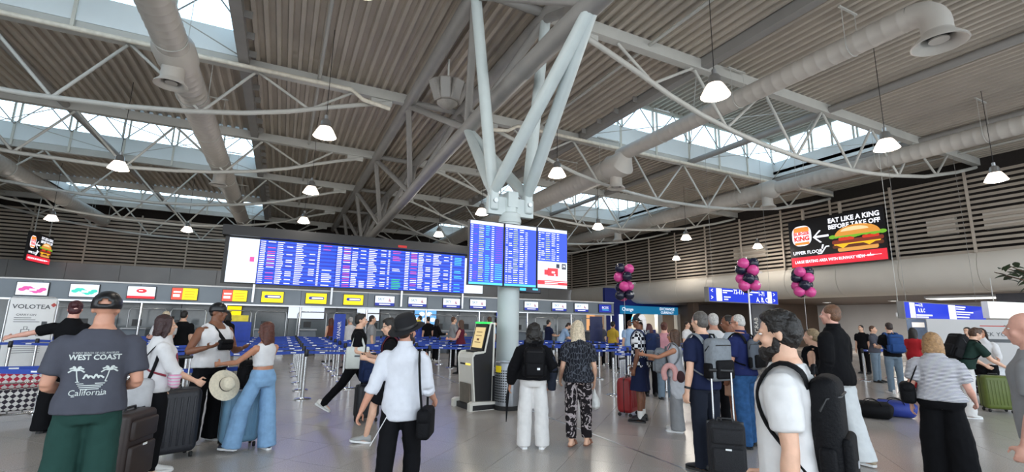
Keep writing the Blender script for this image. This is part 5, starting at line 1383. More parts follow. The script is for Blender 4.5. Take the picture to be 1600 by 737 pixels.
def print_on_back(F, items):
    """flat print wrapped on to the back of the shirt"""
    for kind, a in items:
        if kind == 'txt': o = text_mesh('back_print', a[0], a[1], M_PRINT, facing(a[2], -.4, a[3]), F.root, squash=a[4] if len(a) > 4 else 1, thick=0, bold=a[5] if len(a) > 5 else 0)
        else:
            mb = MB(); a(mb); o = mb.build('back_print', M_PRINT, F.root)
        w_ = o.modifiers.new('wrap', 'SHRINKWRAP'); w_.target = F.top; w_.wrap_method = 'PROJECT'; w_.use_project_y = True; w_.use_project_z = False; w_.use_project_x = False
        w_.use_positive_direction = True; w_.use_negative_direction = False; w_.offset = .004; w_.wrap_mode = 'ABOVE_SURFACE'
M_PRINT = mat('shirt_print', '#c9cfcb', .8, 0, .1)

# 1 ---- man with cap and WEST COAST shirt
p = spotd(146, 3.45)
F = person('man in black cap and charcoal WEST COAST T-shirt seen from behind', p, fac(p, -6), 1.80, 'm', 1.04, SK_R, hair='bald', hair_m=H_GREY, head=(-.05, .0),
    armL=((-.2, -.02, -1), (.35, 1, -.25)), armR=((.2, -.02, -1), (-.45, 1, -.25)), top=T_(CHAR, hem=.90, loose=.024), bottom=B_(cloth('bottle_green', '#24403a'), knee=.1, ankle=.095, loose=.014, waist=1.0), shoe=SH_B, vox=.010, extra=[cap(M_BLACK, True)])
def palms_(mb):
    v0 = len(mb.v)
    def strip(pts, w_):
        for (x0, z0), (x1, z1) in zip(pts, pts[1:]):
            d = nrm((x1 - x0, 0, z1 - z0)); q = np.cross(d, (0, 1, 0)) * w_
            a, b = V3(x0, -.4, z0), V3(x1, -.4, z1); mb.quad(a - q, b - q, b + q, a + q)
    for cx, cz, sc in ((-.115, 1.235, 1), (.115, 1.235, 1)):
        strip([(cx + (.02 if cx < 0 else -.02), cz - .10), (cx + (.008 if cx < 0 else -.008), cz - .05), (cx, cz)], .004)
        for a in (-.1, .5, 1.0, 2.1, 2.6, 3.25):
            strip([(cx, cz), (cx + .03 * math.cos(a), cz + .03 * math.sin(a) + .008), (cx + .058 * math.cos(a), cz + .05 * math.sin(a) - .012)], .006)
    for k in range(5): strip([(-.11 + .01 * k, 1.135 - .016 * k), (.11 - .012 * k, 1.135 - .016 * k)], .0035)
    for k in range(4): strip([(-.06 + .035 * k, 1.16 + .02 * (k % 2)), (-.045 + .035 * k, 1.2 - .015 * (k % 2)), (-.02 + .035 * k, 1.165)], .007)
    strip([(-.12, 1.012), (.1, 1.02)], .003)
    mb.v = [(x * .78, y, 1.2 + (z - 1.185) * .80) for x, y, z in mb.v]
print_on_back(F, [('txt', ('SUNNY BEACH OF LOS ANGELES', .018, 0, 1.362, .95)), ('txt', ('WEST COAST', .052, 0, 1.33, .90, .0015)), ('txt', ('California', .056, -.01, 1.085, .95)), ('shape', palms_)])
# 2 ---- black-clad woman at the banner
p = spot(82, 674)
F = person('woman in black with clipped maroon hair reaching to the banner stand', p, fac(p, -25), 1.84, 'f', 1.05, SK_P, hair='bun', hair_m=H_RED, head=(.3, -.1), armL=((-1, .15, -.28), (-1, .25, -.22)), armR=((.3, .3, -1), (-.2, 1, -.1)),
    top=T_(BLK, hem=.88, loose=.02), bottom=B_(BLK, knee=.1, ankle=.115), shoe=SH_B, vox=.013)
mb = MB(); mb.ell((0, -.1, .03), (.03, .02, .014), 10, 6, F.HM); mb.ell((.015, -.1, .0), (.024, .018, .012), 10, 6, F.HM); F.fin(mb).build('hair_clip', mat('clip_pink', '#d8b0a8', .4), F.root, smooth=80)
# 3 ---- woman in white with pink bag
p = spot(222, 738)
F = person('dark-haired woman in white top with pink bag facing right', p, fac(p, -78), 1.67, 'f', 1.06, SK_F, hair='bob', hair_m=hm('wine', '#341d1d'), armR=((.2, .45, -1), (.05, 1, -.55)), armL=((-.25, -.1, -1), (.1, .5, -1)), legL=((-.05, -.1, -1), (0, -.12, -1), (-.1, 1, 0)), legR=((.05, .15, -1), (0, 0, -1), (.1, 1, 0)),
    top=T_(WHT, hem=.86, sleeve='elbow', loose=.02), bottom=B_(BLK, knee=.068, ankle=.05), shoe=SH_W, vox=.010, extra=[glasses(M_BLACK, True)], curl=(.6, 1.2))
shoulder_bag(F, 'pink and white striped crossbody bag on the woman in white', pattern('pink_bag', 'stripe', '#d992b2', '#c9c2c8', 10), (.20, .12, .98), (.24, .09, .15), [(.22, .1, 1.05), (.15, .15, 1.2), (.02, .13, 1.36), (-.08, 0, 1.45), (-.08, -.12, 1.3), (.1, -.15, 1.1), (.22, .04, 1.04)], mat('red_strap', '#8a2838', .7), sr=.02)
b3 = shoulder_bag(F, 'pale grey rucksack hanging at the hip of the woman in white', mat('pale_grey_bag', '#b9b9bb', .7), (.16, -.2, .84), (.2, .3, .34), [(.16, -.1, 1.0), (.17, -.05, 1.2), (.14, -.02, 1.42), (.12, -.12, 1.3), (.15, -.28, 1.0)], M_NYLON, r=.07, sr=.018)
suitcase('large black hard suitcase gripped by the woman in white', spot(256, 716), fac(spot(256, 712), 14), mat('case_black', '#23252c', .45, 0, .1, 30, .2, 60), .56, .3, .72, .34)
suitcase('dark brown suitcase behind the WEST COAST shirt man', spot(184, 765), fac(spot(184, 750), 60), mat('case_brown', '#2c211e', .5), .45, .28, .66, 0, ribs=False, soft=True)
# 4 ---- man in tank top
p = spot(314, 690)
F = person('man in black cap and white tank top gesturing with both hands', p, fac(p, -142), 1.81, 'm', 1.12, SK_B, hair='buzz', hair_m=H_BLACK, armL=((-.45, .05, -1), (.35, 1, .18)), armR=((.6, .1, -1), (-.3, 1, .25)), palms=((.2, -.2, 1), (-.2, -.2, 1)), head=(.35, 0),
    legL=((-.1, .1, -1), (-.02, -.05, -1), (-.3, 1, 0)), legR=((.12, -.05, -1), (.02, -.08, -1), (.3, 1, 0)), top=T_(WHT, hem=.92, sleeve='tank', loose=.034, name='tank_top'), bottom=B_(BLK, knee=.11, ankle=.12, loose=.012), shoe=SH_W, vox=.0121, extra=[cap(M_BLACK)], curl=(.45, .4))
shoulder_bag(F, 'black sling bag across the white tank top', M_NYLON, (-.02, .19, 1.2), (.2, .06, .13), [(-.1, .17, 1.16), (.03, .178, 1.29), (.1, .11, 1.42), (.11, -.02, 1.475), (.1, -.12, 1.4), (-.02, -.18, 1.2), (-.17, -.1, 1.08), (-.2, .06, 1.1), (-.1, .17, 1.16)], sr=.024, r=.028, name='sling_bag')
# 5 ---- woman in crop top and jeans
p = spot(397, 703)
F = person('woman in white crop top and light jeans with long auburn hair', p, fac(p, 40), 1.60, 'f', .98, SK_T, hair='long', hair_m=H_AUB, armL=((-.5, .75, -.75), (-.2, 1, -.12)), armR=((.1, .55, -1), (-.5, 1, -.1)), legL=((-.22, .34, -1), (-.1, .1, -1), (-.2, 1, 0)), legR=((.06, -.06, -1), (.02, -.12, -1), (.25, 1, 0)), head=(.25, -.05),
    top=T_(WHT, hem=1.1, sleeve='none', loose=.008, ztop=1.41, name='crop_top'), bottom=B_(cloth('denim_pale', '#7fa3c6', .1), knee=.105, ankle=.12, waist=1.06), shoe=dict(m=mat('shoe_navy', '#1d2233', .6), sole=M_WHITE), vox=.0121, curl=(1.0, .5))
q = spot(370, 697)
suitcase('light blue hard suitcase in front of the woman in jeans', q, fac(q, 12), mat('case_blue', '#7199b4', .4, 0, .05), .44, .28, .62, .0)
def loose_pack(name, label, loc, z, rz, m, w_=.3, d_=.2, h_=.42, m2=None):
    t = thing(name, label, 'backpack', (loc[0], loc[1], z), rz); m2 = m2 or m
    MB().rbox(-w_ / 2, w_ / 2, -d_ / 2, d_ / 2, 0, h_, .07, 4).build('body', m, t, smooth=60); MB().rbox(-w_ * .4, w_ * .4, -d_ / 2 - .05, -d_ / 2 + .04, .03, h_ * .55, .03, 3).build('front_pocket', m2, t, smooth=60)
    MB().tube([(-.05, 0, h_ - .01), (-.04, 0, h_ + .04), (.04, 0, h_ + .04), (.05, 0, h_ - .01)], .01, 6).build('haul_loop', m2, t, smooth=60)
    for sd in (-1, 1): MB().tube(list(smoothpath([(sd * .08, d_ / 2 - .01, h_ - .06), (sd * .1, d_ / 2 + .05, h_ * .7), (sd * .1, d_ / 2 + .05, h_ * .35), (sd * .11, d_ / 2 - .01, .06)])), .022, 8, flat=.35).build('strap', m2, t, smooth=60)
    MB().tube([(-w_ * .5, -d_ * .2, h_ * .75), (-w_ * .3, -d_ * .5 - .002, h_ * .82), (w_ * .3, -d_ * .5 - .002, h_ * .82), (w_ * .5, -d_ * .2, h_ * .75)], .006, 6).build('zip', M_BLACK, t); return t
loose_pack('backpack', 'black backpack standing on the light blue suitcase', (q[0] + .06, q[1]), .715, fac(q, 20), M_NYLON, .27, .2, .36)
hq = spot(343, 706)
ht = thing('sun_hat', 'cream wide-brimmed sun hat hanging beside the light blue suitcase', 'hat', (hq[0] - .02, hq[1] - .08, .80), 0)
mb = MB().lathe([(.185, -.02), (.19, -.012), (.1, .012), (.085, .02), (.082, .08), (.06, .1), (.01, .105)], 24); o = mb.build('crown_and_brim', mat('straw', '#d9cfb8', .8, 0, .1, 40), ht, smooth=60)
o2 = MB().lathe([(.088, .02), (.087, .04)], 24, cap=False).build('ribbon', mat('ribbon_dark', '#4a443c', .8), ht); ht.rotation_euler = (math.radians(68), math.radians(14), math.radians(30))
# 6 ---- man with tote walking right
p = spot(552, 646)
F = person('man in black T-shirt with white tote walking right', p, fac(p, -88), 1.75, 'm', .98, SK_F, hair='quiff', hair_m=H_BLACK, armR=((.15, -.15, -1), (0, 1, -.25)), armL=((-.1, -.2, -1), (0, .4, -1)), legR=((.03, -.52, -.9), (0, -.75, -.75), (.05, .85, -.5)), legL=((-.03, .42, -1), (0, .06, -1), (-.05, 1, .12)),
    top=T_(BLK, hem=.9, loose=.022), bottom=B_(BLK, knee=.075, ankle=.062), shoe=SH_W, vox=.0131, curl=(.6, .9))
tb = worn(F, 'tote_bag', 'off-white cloth tote bag on the shoulder of the walking man', 'bag')
mb = MB(); mb.rbox(.19, .25, -.20, .18, .80, 1.17, .028, 3); F.fin(mb).build('body', cloth('canvas', '#d5d8d2'), tb, smooth=60)
for y in (-.12, .1): mb = MB(); mb.tube(list(smoothpath([(.22, y, 1.16), (.21, y * .6 - .01, 1.3), (.17, -.01, 1.435), (.21, y * .6 - .02, 1.3), (.22, y * .9, 1.16)])), .013, 6, flat=.4); F.fin(mb).build('handle', cloth('canvas', '#d5d8d2'), tb, smooth=60)
mb = MB(); mb.box(.2515, .2535, -.06, .08, 1.0, 1.03); F.fin(mb).build('print', M_INK, tb)
q = spot(571, 658)
suitcase('dark cabin suitcase pulled by the man with the tote', q, fac(q, 20), mat('case_dark', '#1c1d22', .5), .38, .25, .52, .46, ribs=True)
loose_pack('backpack', 'navy backpack strapped on top of the dark cabin suitcase', (q[0], q[1] - .05), .615, fac(q, 15), M_NYNAVY, .32, .22, .4)
# 7 ---- man in shorts walking left, behind the hat
p = spot(601, 688)
F = person('man in shorts and grey trainers walking left behind the hat wearer', p, fac(p, 85), 1.70, 'm', 1.0, SK_F, hair='quiff', hair_m=H_BLACK, armL=((-.2, .2, -1), (.1, 1, .3)), armR=((.15, .2, -1), (-.1, 1, .35)), legL=((-.03, .45, -.95), (0, .18, -1), (0, 1, .12)), legR=((.04, -.35, -1), (0, -.55, -.9), (0, .9, -.4)), head=(0, -.25),
    top=T_(BLK, hem=.9, loose=.022), bottom=B_(BLK, 'shorts', end=.9), shoe=SH_G, vox=.0131, extra=[glasses(M_BLACK)], curl=(1.0, .8))
backpack(F, 'maroon backpack on the man walking left behind the hat', mat('maroon_nylon', '#5a2430', .65), w_=.3, hgt=.42, dep=.17)
ph = worn(F, 'phone', 'phone held up by the man walking left', 'phone'); h_ = F.arm[1][2] + F.arm[1][3] * .09
mb = MB(); mb.rbox(h_[0] - .04, h_[0] + .04, h_[1] - .0, h_[1] + .012, h_[2] - .03, h_[2] + .12, .005, 2); F.fin(mb).build('body', M_BLACK, ph, smooth=40)
# 8 ---- man with black hat and white shirt
p = spotd(630, 4.25)
F = person('man in black brimmed hat and white shirt walking away', p, fac(p, -14), 1.66, 'm', .94, SK_R, hair='short', hair_m=H_DARK, head=(-.5, 0), armL=((-.3, -.28, -1), (-.45, .05, -1)), armR=((.22, .0, -1), (.12, .9, -.6)), legL=((-.03, -.18, -1), (0, -.25, -1), (-.1, 1, -.15)), legR=((.03, .22, -1), (0, .02, -1), (.15, 1, 0)), beard=True,
    top=T_(cloth('shirt_white', '#cfd0d6'), hem=.80, sleeve='elbow', loose=.02, collar=cloth('shirt_white', '#cfd0d6'), wrinkle=.03), bottom=B_(BLK, knee=.085, ankle=.085), shoe=SH_B, vox=.010, extra=[brim_hat(mat('hat_felt', '#101014', .9)), glasses(M_BLACK)], curl=(.8, .8))
shoulder_bag(F, 'black shoulder bag of the man in the black hat', M_NYLON, (.24, -.04, .78), (.13, .28, .26), [(.22, -.13, .88), (.2, -.17, 1.1), (.17, -.13, 1.33), (.145, 0, 1.445), (.17, .12, 1.33), (.22, .1, 1.1), (.23, .06, .88)], sr=.027, r=.04)
for x in (-.1,):
    mb = MB(); mb.tube(list(smoothpath([(x, -.14, .84), (x - .06, -.16, .72), (x - .12, -.19, .6)])), .004, 6); F.fin(mb).build('fringe_cord', WHT, F.root)
# 9 ---- woman in black hooded jacket
p = spot(832, 699)
F = person('woman in black hooded jacket and white trousers seen from behind', p, fac(p, 4), 1.63, 'f', 1.05, SK_T, hair='wild', hair_m=H_BLACK, head=(.2, 0), armL=((-.45, -.1, -1), (-.2, .3, -1)), armR=((.45, .0, -1), (-.1, .55, -1)), legL=((-.06, 0, -1), (-.03, -.02, -1), (-.2, 1, 0)), legR=((.08, 0, -1), (.03, -.02, -1), (.25, 1, 0)),
    top=T_(BLK, hem=.93, sleeve='long', loose=.045, name='jacket'), bottom=B_(cloth('white_trousers', '#d9d6d3'), knee=.1, ankle=.1), shoe=SH_W, vox=.0121)
mb = MB(); mb.ell((0, -.10, 1.39), (.12, .05, .045), 12, 8); mb.v = [tuple(F.upa(q)) for q in mb.v]; fuse(F.fin(mb).build('hood', BLK, F.root), .014, 2, .02, .08)
backpack(F, 'black backpack on the woman in the hooded jacket', M_NYLON, w_=.29, hgt=.42, dep=.16, z0=.97, gap=.15, logo=M_WHITE)
t = worn(F, 'spare_jacket', 'dark jacket hung over the right arm of the hooded woman', 'jacket'); mb = MB(); mb.loft([[V3(.27 + a * .07 * math.cos(u), .0 + .09 * math.sin(u), z) for u in np.linspace(0, 2 * PI, 13)[:-1]] for z, a in ((1.25, .7), (1.1, 1.1), (.9, 1.0), (.78, .8))]); fuse(F.fin(mb).build('cloth_body', cloth('ink', '#20242f'), t), .014, 2, .03, .1)
um = worn(F, 'umbrella', 'folded black umbrella held low by the hooded woman', 'umbrella'); w0 = F.arm[-1][2] + F.arm[-1][3] * .1; mb = MB(); mb.tube([w0 + V3(.0, .02, .06), w0 + V3(-.02, .0, -.1), w0 + V3(-.03, -.02, -.42)], [.014, .024, .006], 8); F.fin(mb).build('canopy', M_NYLON, um, smooth=60); mb = MB(); mb.tube([w0 + V3(0, .02, .06), w0 + V3(.0, .025, .1)], .016, 8); F.fin(mb).build('handle', M_BLACK, um, smooth=60)
# 10 ---- blonde woman
p = spot(904, 697)
F = person('blonde woman in dark patterned blouse and floral trousers seen from behind', p, fac(p, 8), 1.69, 'f', 1.03, SK_F, hair='long', hair_m=H_BLOND, armL=((-.22, -.02, -1), (-.05, .7, -.8)), armR=((.25, -.02, -1), (.08, .6, -1)), legL=((-.04, -.05, -1), (-.01, -.08, -1), (.5, 1, 0)), legR=((.05, .05, -1), (.01, -.02, -1), (.5, 1, 0)),
    top=T_(pattern('snake', 'snake', '#1c1d23', '#4d5058', 22), hem=.86, sleeve='short', loose=.028, name='blouse'), bottom=B_(pattern('floral', 'floral', '#1e1a1c', '#a59a9a', 9), knee=.085, ankle=.07, end=.9), shoe=dict(kind='sandal', m=mat('sandal_brown', '#7a4f3a', .6)), vox=.0121)
t = worn(F, 'plastic_bag', 'small white plastic bag in the right hand of the blonde woman', 'bag'); w0 = F.arm[1][2] + F.arm[1][3] * .1; mb = MB(); mb.loft([[w0 + V3(.075 * a * math.cos(u), .1 * a * math.sin(u), z) for u in np.linspace(0, 2 * PI, 13)[:-1]] for z, a in ((0, .12), (-.08, .4), (-.16, .9), (-.26, 1), (-.3, .6))]); fuse(F.fin(mb).build('bag_body', mat('film_white', '#d8d8d4', .4), t), .014, 1, .03, .06)
# 11 ---- man in checked polo
p = spot(1003, 658)
F = person('man in black and white checked polo and white head cloth facing left', p, fac(p, 72), 1.80, 'm', 1.02, SK_B, hair='buzz', hair_m=H_BLACK, armL=((-.12, -.08, -1), (-.05, .25, -1)), armR=((.12, .2, -1), (0, .6, -1)), legL=((-.04, .02, -1), (-.01, -.03, -1), (-.1, 1, 0)), legR=((.04, .1, -1), (.01, -.05, -1), (.1, 1, 0)),
    top=T_(pattern('polo_check', 'check', '#16171f', '#e4e4e6', 17), hem=.86, loose=.02, name='polo_shirt'), bottom=B_(NAVY, 'shorts', end=1.0, loose=.03), shoe=dict(m=mat('shoe_black', '#1b1b1d', .5), sole=M_BLACK, sock=cloth('sock_white', '#e8e6e2')), vox=.0131, curl=(1.1, 1.0), extra=[cap(M_BLACK)])
mb = MB(); mb.ell((0, -.03, .04), (.09, .098, .086), 14, 9, F.HM); mb.tube([F.HD((0, -.1, .04)), F.HD((0, -.11, -.06)), F.HD((0, -.1, -.15))], [(.07, .03), (.08, .025), (.05, .02)], 12, ref=(1, 0, 0)); fuse(F.fin(mb).build('head_cloth', cloth('head_cloth', '#e9e2de'), F.root), .012, 1, .008, .05)
mb = MB(); mb.tube([(-.21, .0, 1.3), (-.235, -.01, 1.24)], [.075, .073], 14); F.fin(mb).build('sleeve_band', WHT, F.root, smooth=60)
backpack(F, 'navy and grey backpack on the man in the checked polo', M_NYNAVY, M_NYGREY, w_=.31, hgt=.46, dep=.18, z0=.96, strap_m=M_NYNAVY)
q = spot(982, 648)
suitcase('red hard suitcase beside the man in the checked polo', (q[0], q[1]), fac(q, 70), mat('case_red', '#8e1f22', .4, 0, .06), .44, .28, .6, .32)
# 12 ---- woman in grey with backpack in front
p = spot(1060, 673)
F = person('woman in grey wide trousers hugging a grey backpack, facing left', p, fac(p, 78), 1.58, 'f', 1.0, SK_T, hair='long', hair_m=H_BROWN, armL=((-.15, .85, -.4), (.1, 1, .12)), armR=((.15, .6, -.9), (-.2, 1, .2)), legL=((-.04, .0, -1), (-.01, -.03, -1), (-.1, 1, 0)), legR=((.04, .12, -1), (.01, -.02, -1), (.1, 1, 0)),
    top=T_(cloth('pale_grey', '#b9bbc0'), hem=.9, sleeve='none', loose=.015, name='vest_top'), bottom=B_(GRY, knee=.105, ankle=.12), shoe=SH_W, vox=.0131, extra=[glasses(M_BLACK)], curl=(.8, .8))
backpack(F, 'grey backpack worn in front by the woman in grey', M_NYGREY, w_=.3, hgt=.42, dep=.2, z0=.94, front=True, gap=.14)
t = worn(F, 'neck_pillow', 'pink horseshoe neck pillow hanging at the hip of the woman in grey', 'pillow'); mb = MB(); mb.tube(list(smoothpath([(-.2, .14 + .0, .86), (-.21, .17, 1.0), (-.21, .09, 1.10), (-.21, -.01, 1.08), (-.21, -.05, .97), (-.2, -.02, .86)])), .05, 10, push=.7); fuse(F.fin(mb).build('cushion', mat('pillow_pink', '#d9a39f', .9, 0, .05, 20, .2, 50), t), .014, 2)
mb = MB(); mb.ell((-.21, -.12, .92), (.06, .07, .1), 12, 8); F.fin(mb).build('pouch', mat('maroon_felt', '#3a2024', .9), t, smooth=80)
t = worn(F, 'grey_cardigan', 'light grey cardigan draped at the side of the woman in grey', 'clothing'); mb = MB(); mb.loft([[V3(-.17 + a * .05 * math.cos(u), -.06 + .12 * a * math.sin(u), z) for u in np.linspace(0, 2 * PI, 13)[:-1]] for z, a in ((.96, .8), (.8, 1.1), (.62, 1), (.55, .7))]); fuse(F.fin(mb).build('cloth_body', cloth('pale_grey', '#b9bbc0'), t), .014, 2, .03, .1)
# 13 ---- man in navy with grey backpack and trolley
p = spot(1106, 733)
F = person('man in navy T-shirt with grey backpack and wristwatch seen from behind', p, fac(p, 48), 1.80, 'm', 1.03, SK_F, hair='short', hair_m=hm('salt', '#55504c'), armR=((.15, .1, -1), (.1, .5, -1)), armL=((-.2, -.12, -1), (-.12, .12, -1)), legL=((-.04, 0, -1), (-.01, -.03, -1), (-.2, 1, 0)), legR=((.04, .0, -1), (.01, -.03, -1), (.2, 1, 0)),
    top=T_(NAVY, hem=.86, loose=.022), bottom=B_(cloth('dark_slate', '#1e222d'), knee=.078, ankle=.07), shoe=SH_B, vox=.010, curl=(.7, 1.1))
mb = MB(); w0 = F.arm[-1][2]; d0 = nrm(F.arm[-1][1] - w0); mb.tube([w0 + d0 * .035, w0 + d0 * .06], [.036, .036], 14); F.fin(mb).build('wristwatch', M_BLACK, F.root, smooth=50)
backpack(F, 'square grey and black backpack on the man in navy', M_NYGREY, M_NYLON, w_=.31, hgt=.46, dep=.17, z0=.97, strap_m=M_NYGREY)
q = spot(1138, 752)
suitcase('black fabric trolley suitcase behind the man in navy', q, fac(q, 8), mat('case_fabric', '#17171b', .8, 0, .15, 40, .4, 90), .37, .24, .55, .52, ribs=False, soft=True)
# 14 ---- grey-haired man in navy polo and jeans
p = spot(1168, 697)
F = person('grey-haired man with glasses in navy shirt and blue jeans', p, fac(p, 62), 1.80, 'm', 1.1, SK_R, hair='buzz', hair_m=H_WHITE, armL=((-.2, .1, -1), (.2, 1, -.2)), armR=((.2, .15, -1), (-.2, 1, -.1)), legL=((-.06, -.05, -1), (-.02, -.05, -1), (-.1, 1, 0)), legR=((.05, .1, -1), (.02, -.05, -1), (.2, 1, 0)), head=(.1, -.12),
    top=T_(cloth('royal_navy', '#232b58'), hem=.92, loose=.022, collar=cloth('royal_navy', '#232b58')), bottom=B_(cloth('denim_blue', '#2f5480', .25), knee=.088, ankle=.08, belt=mat('belt_brown', '#3b2a20', .5)), shoe=SH_B, vox=.0121, extra=[glasses(M_BLACK)])
backpack(F, 'slim grey backpack on the grey-haired man in jeans', mat('slate_nylon', '#5b6068', .7, 0, .1), M_NYLON, w_=.27, hgt=.4, dep=.11, z0=1.0)
# 15, 16 ---- two men behind
p = spotd(1120, 7.7)
person('white-haired man in white shirt behind the men in navy', p, fac(p, 20), 1.83, 'm', 1.05, SK_R, hair='short', hair_m=H_WHITE, top=T_(WHT, hem=.86), bottom=B_(BLK), shoe=SH_B, vox=.015)
p = spotd(1146, 7.2)
person('dark-skinned man with sunglasses pushed up and pale blue vest', p, fac(p, 78), 1.80, 'm', 1.05, skin('deep', '#8a5a42'), hair='buzz', hair_m=H_BLACK, head=(0, -.15), top=T_(cloth('ice', '#b8c4cf'), hem=.86, sleeve='short'), bottom=B_(cloth('sand', '#b08a74'), 'shorts'), shoe=SH_B, vox=.015, extra=[glasses(M_BLACK, True)])
# 17 ---- bearded man close by
p = spotd(1228, 2.42)
F = person('bearded curly-haired man in white T-shirt close by, facing left', p, fac(p, 80), 1.73, 'm', 1.04, SK_F, hair='curly', hair_m=H_BLACK, armL=((-.14, -.1, -1), (-.04, .12, -1)), armR=((.12, .25, -1), (0, .5, -1)), legL=((-.03, .2, -1), (0, .0, -1), (-.05, 1, 0)), legR=((.03, -.2, -1), (0, -.3, -1), (.05, 1, -.1)), head=(.02, -.06), beard=True,
    top=T_(cloth('tee_white', '#d9d6d4'), hem=.84, loose=.026, wrinkle=.026), bottom=B_(cloth('light_jeans', '#aab6c4'), knee=.085, ankle=.08), shoe=SH_W, vox=.0085)
backpack(F, 'large black backpack on the bearded man', M_NYLON, w_=.31, hgt=.54, dep=.13, z0=.88, gap=.11, logo=mat('tag_grey', '#b8b8bc', .5))
# 18 ---- tall man in black shirt
p = spot(1322, 724)
person('tall fair-haired man in black shirt and white trousers facing left', p, fac(p, 62), 1.93, 'm', .98, SK_P, hair='short', hair_m=hm('sandy', '#6b4a34'), armL=((-.1, -.05, -1), (.1, .5, -1)), armR=((.1, .05, -1), (-.1, .6, -1)), legL=((-.04, .12, -1), (-.01, 0, -1), (-.1, 1, 0)), legR=((.04, -.15, -1), (.01, -.22, -1), (.1, 1, 0)),
    top=T_(BLK, hem=.84, sleeve='long', loose=.025, collar=BLK), bottom=B_(cloth('white_jeans', '#dcdfe0'), knee=.085, ankle=.1), shoe=dict(m=mat('shoe_tan', '#a8977f', .6), sole=M_WHITE), vox=.0121, head=(.05, .05))
# 19 ---- blonde woman with sunglasses on her head
p = spotd(1276, 6.4)
person('blonde woman with sunglasses on her head behind the bearded man', p, fac(p, 75), 1.64, 'f', 1.0, SK_F, hair='pony', hair_m=hm('ash', '#8f7a5c'), top=T_(BLK, hem=.88, sleeve='tank', loose=.01, name='vest_top'), bottom=B_(BLK), shoe=SH_B, vox=.014, extra=[glasses(M_BLACK, True)])
# 20 ---- woman in striped top
p = spotd(1466, 5.2)
F = person('woman in striped T-shirt and black trousers with straight bobbed hair', p, fac(p, 3), 1.63, 'f', 1.16, SK_P, hair='bob', hair_m=H_DBLOND, armL=((-.3, -.05, -1), (-.05, .4, -1)), armR=((.32, .05, -1), (.25, .9, -.7)), legL=((-.02, .1, -1), (0, -.02, -1), (-.1, 1, 0)), legR=((.06, -.08, -1), (.02, -.1, -1), (.1, 1, 0)),
    top=T_(pattern('stripes', 'stripe', '#4c4c58', '#d9d7da', 22), hem=.93, loose=.03), bottom=B_(BLK, knee=.125, ankle=.13, loose=.02), shoe=SH_B, vox=.0105)
shoulder_bag(F, 'black shoulder bag of the woman in the striped T-shirt', M_NYLON, (-.29, -.02, .98), (.15, .26, .24), [(-.27, -.1, 1.08), (-.2, -.12, 1.25), (-.14, -.02, 1.41), (-.2, .1, 1.25), (-.28, .08, 1.08)], sr=.02, r=.05)
# 21 ---- stooping man with backpack
p = spot(1518, 652)
F = person('man in dark green top with black backpack stooping over luggage', p, fac(p, -55), 1.74, 'm', 1.02, SK_F, lean=.45, hair='curly', hair_m=H_BROWN, armL=((-.15, .6, -1), (0, 1, -.6)), armR=((.2, .6, -1), (0, 1, -.6)), legL=((-.06, .1, -1), (-.02, -.1, -1), (-.1, 1, 0)), legR=((.06, -.1, -1), (.02, -.15, -1), (.1, 1, 0)),
    top=T_(cloth('bottle', '#22352f'), hem=.9, loose=.022), bottom=B_(cloth('white_trousers', '#d9d6d3'), knee=.1, ankle=.11), shoe=SH_W, vox=.0131)
backpack(F, 'bulky black backpack on the stooping man', M_NYLON, w_=.33, hgt=.5, dep=.2, z0=.98, gap=.14)
# 22 ---- woman in white shirt with trolley
p = spotd(1546, 10.3)
person('woman in white shirt with long dark hair behind the baggage trolley', p, fac(p, 168), 1.70, 'f', 1.0, SK_T, hair='long', hair_m=H_DARK, armL=((-.3, .4, -1), (-.2, 1, -.2)), armR=((.3, .4, -1), (.1, 1, -.2)), head=(.2, 0), top=T_(WHT, hem=.9, sleeve='long', collar=WHT, loose=.025), bottom=B_(BLK), shoe=SH_B, vox=.013)
q = spot(1560, 643)
suitcase('olive green suitcase standing at the right', q, fac(q, 25), mat('case_olive', '#5d6a2c', .45, 0, .06), .46, .3, .66, 0)
tq = spot(1580, 632)
tr_ = thing('luggage_trolley', 'chrome luggage trolley loaded with bags at the right', 'cart', (tq[0], tq[1] + .25, 0), fac(tq, 40))
MB().tube([(-.3, -.45, .15), (.3, -.45, .15), (.3, .45, .15), (-.3, .45, .15), (-.3, -.45, .15)], .018, 8).build('platform', M_CHROME, tr_, smooth=60); MB().tube([(-.28, .45, .15), (-.28, .55, 1.0), (.28, .55, 1.0), (.28, .45, .15)], .018, 8).build('push_handle', M_CHROME, tr_, smooth=60); MB().tube([(-.26, -.2, .16), (-.26, .48, .55), (.26, .48, .55), (.26, -.2, .16)], .012, 6).build('rack', M_CHROME, tr_, smooth=60)
for x in (-.25, .25):
    for y in (-.4, .4): MB().tube([(x - .02, y, .07), (x + .02, y, .07)], .07, 12).build('wheel', M_RUBBER, tr_, smooth=40)
o = MB().rbox(-.26, .26, -.3, .3, 0, .32, .08, 4).build('holdall', mat('holdall_dark', '#22242c', .7), smooth=60, loc=(tq[0], tq[1] + .25, .17), rz=fac(tq, 40)); tag(o, 'dark holdall lying on the luggage trolley', 'bag')
o = MB().rbox(-.2, .2, -.22, .22, 0, .3, .09, 4).build('carrier_bag', mat('carrier_white', '#cfd0d2', .5), smooth=60, loc=(tq[0], tq[1] + .2, .49), rz=fac(tq, 55)); tag(o, 'white carrier bag on top of the luggage trolley', 'bag')
# 23 ---- bald man at the right edge
p = spotd(1622, 3.35)
person('bald man at the right edge facing left', p, fac(p, 82), 1.78, 'm', 1.08, SK_P, hair='bald', hair_m=H_WHITE, head=(0, -.05), armL=((-.1, .05, -1), (.0, .3, -1)), top=T_(GRY, hem=.86), bottom=B_(BLK), shoe=SH_B, vox=.0121)
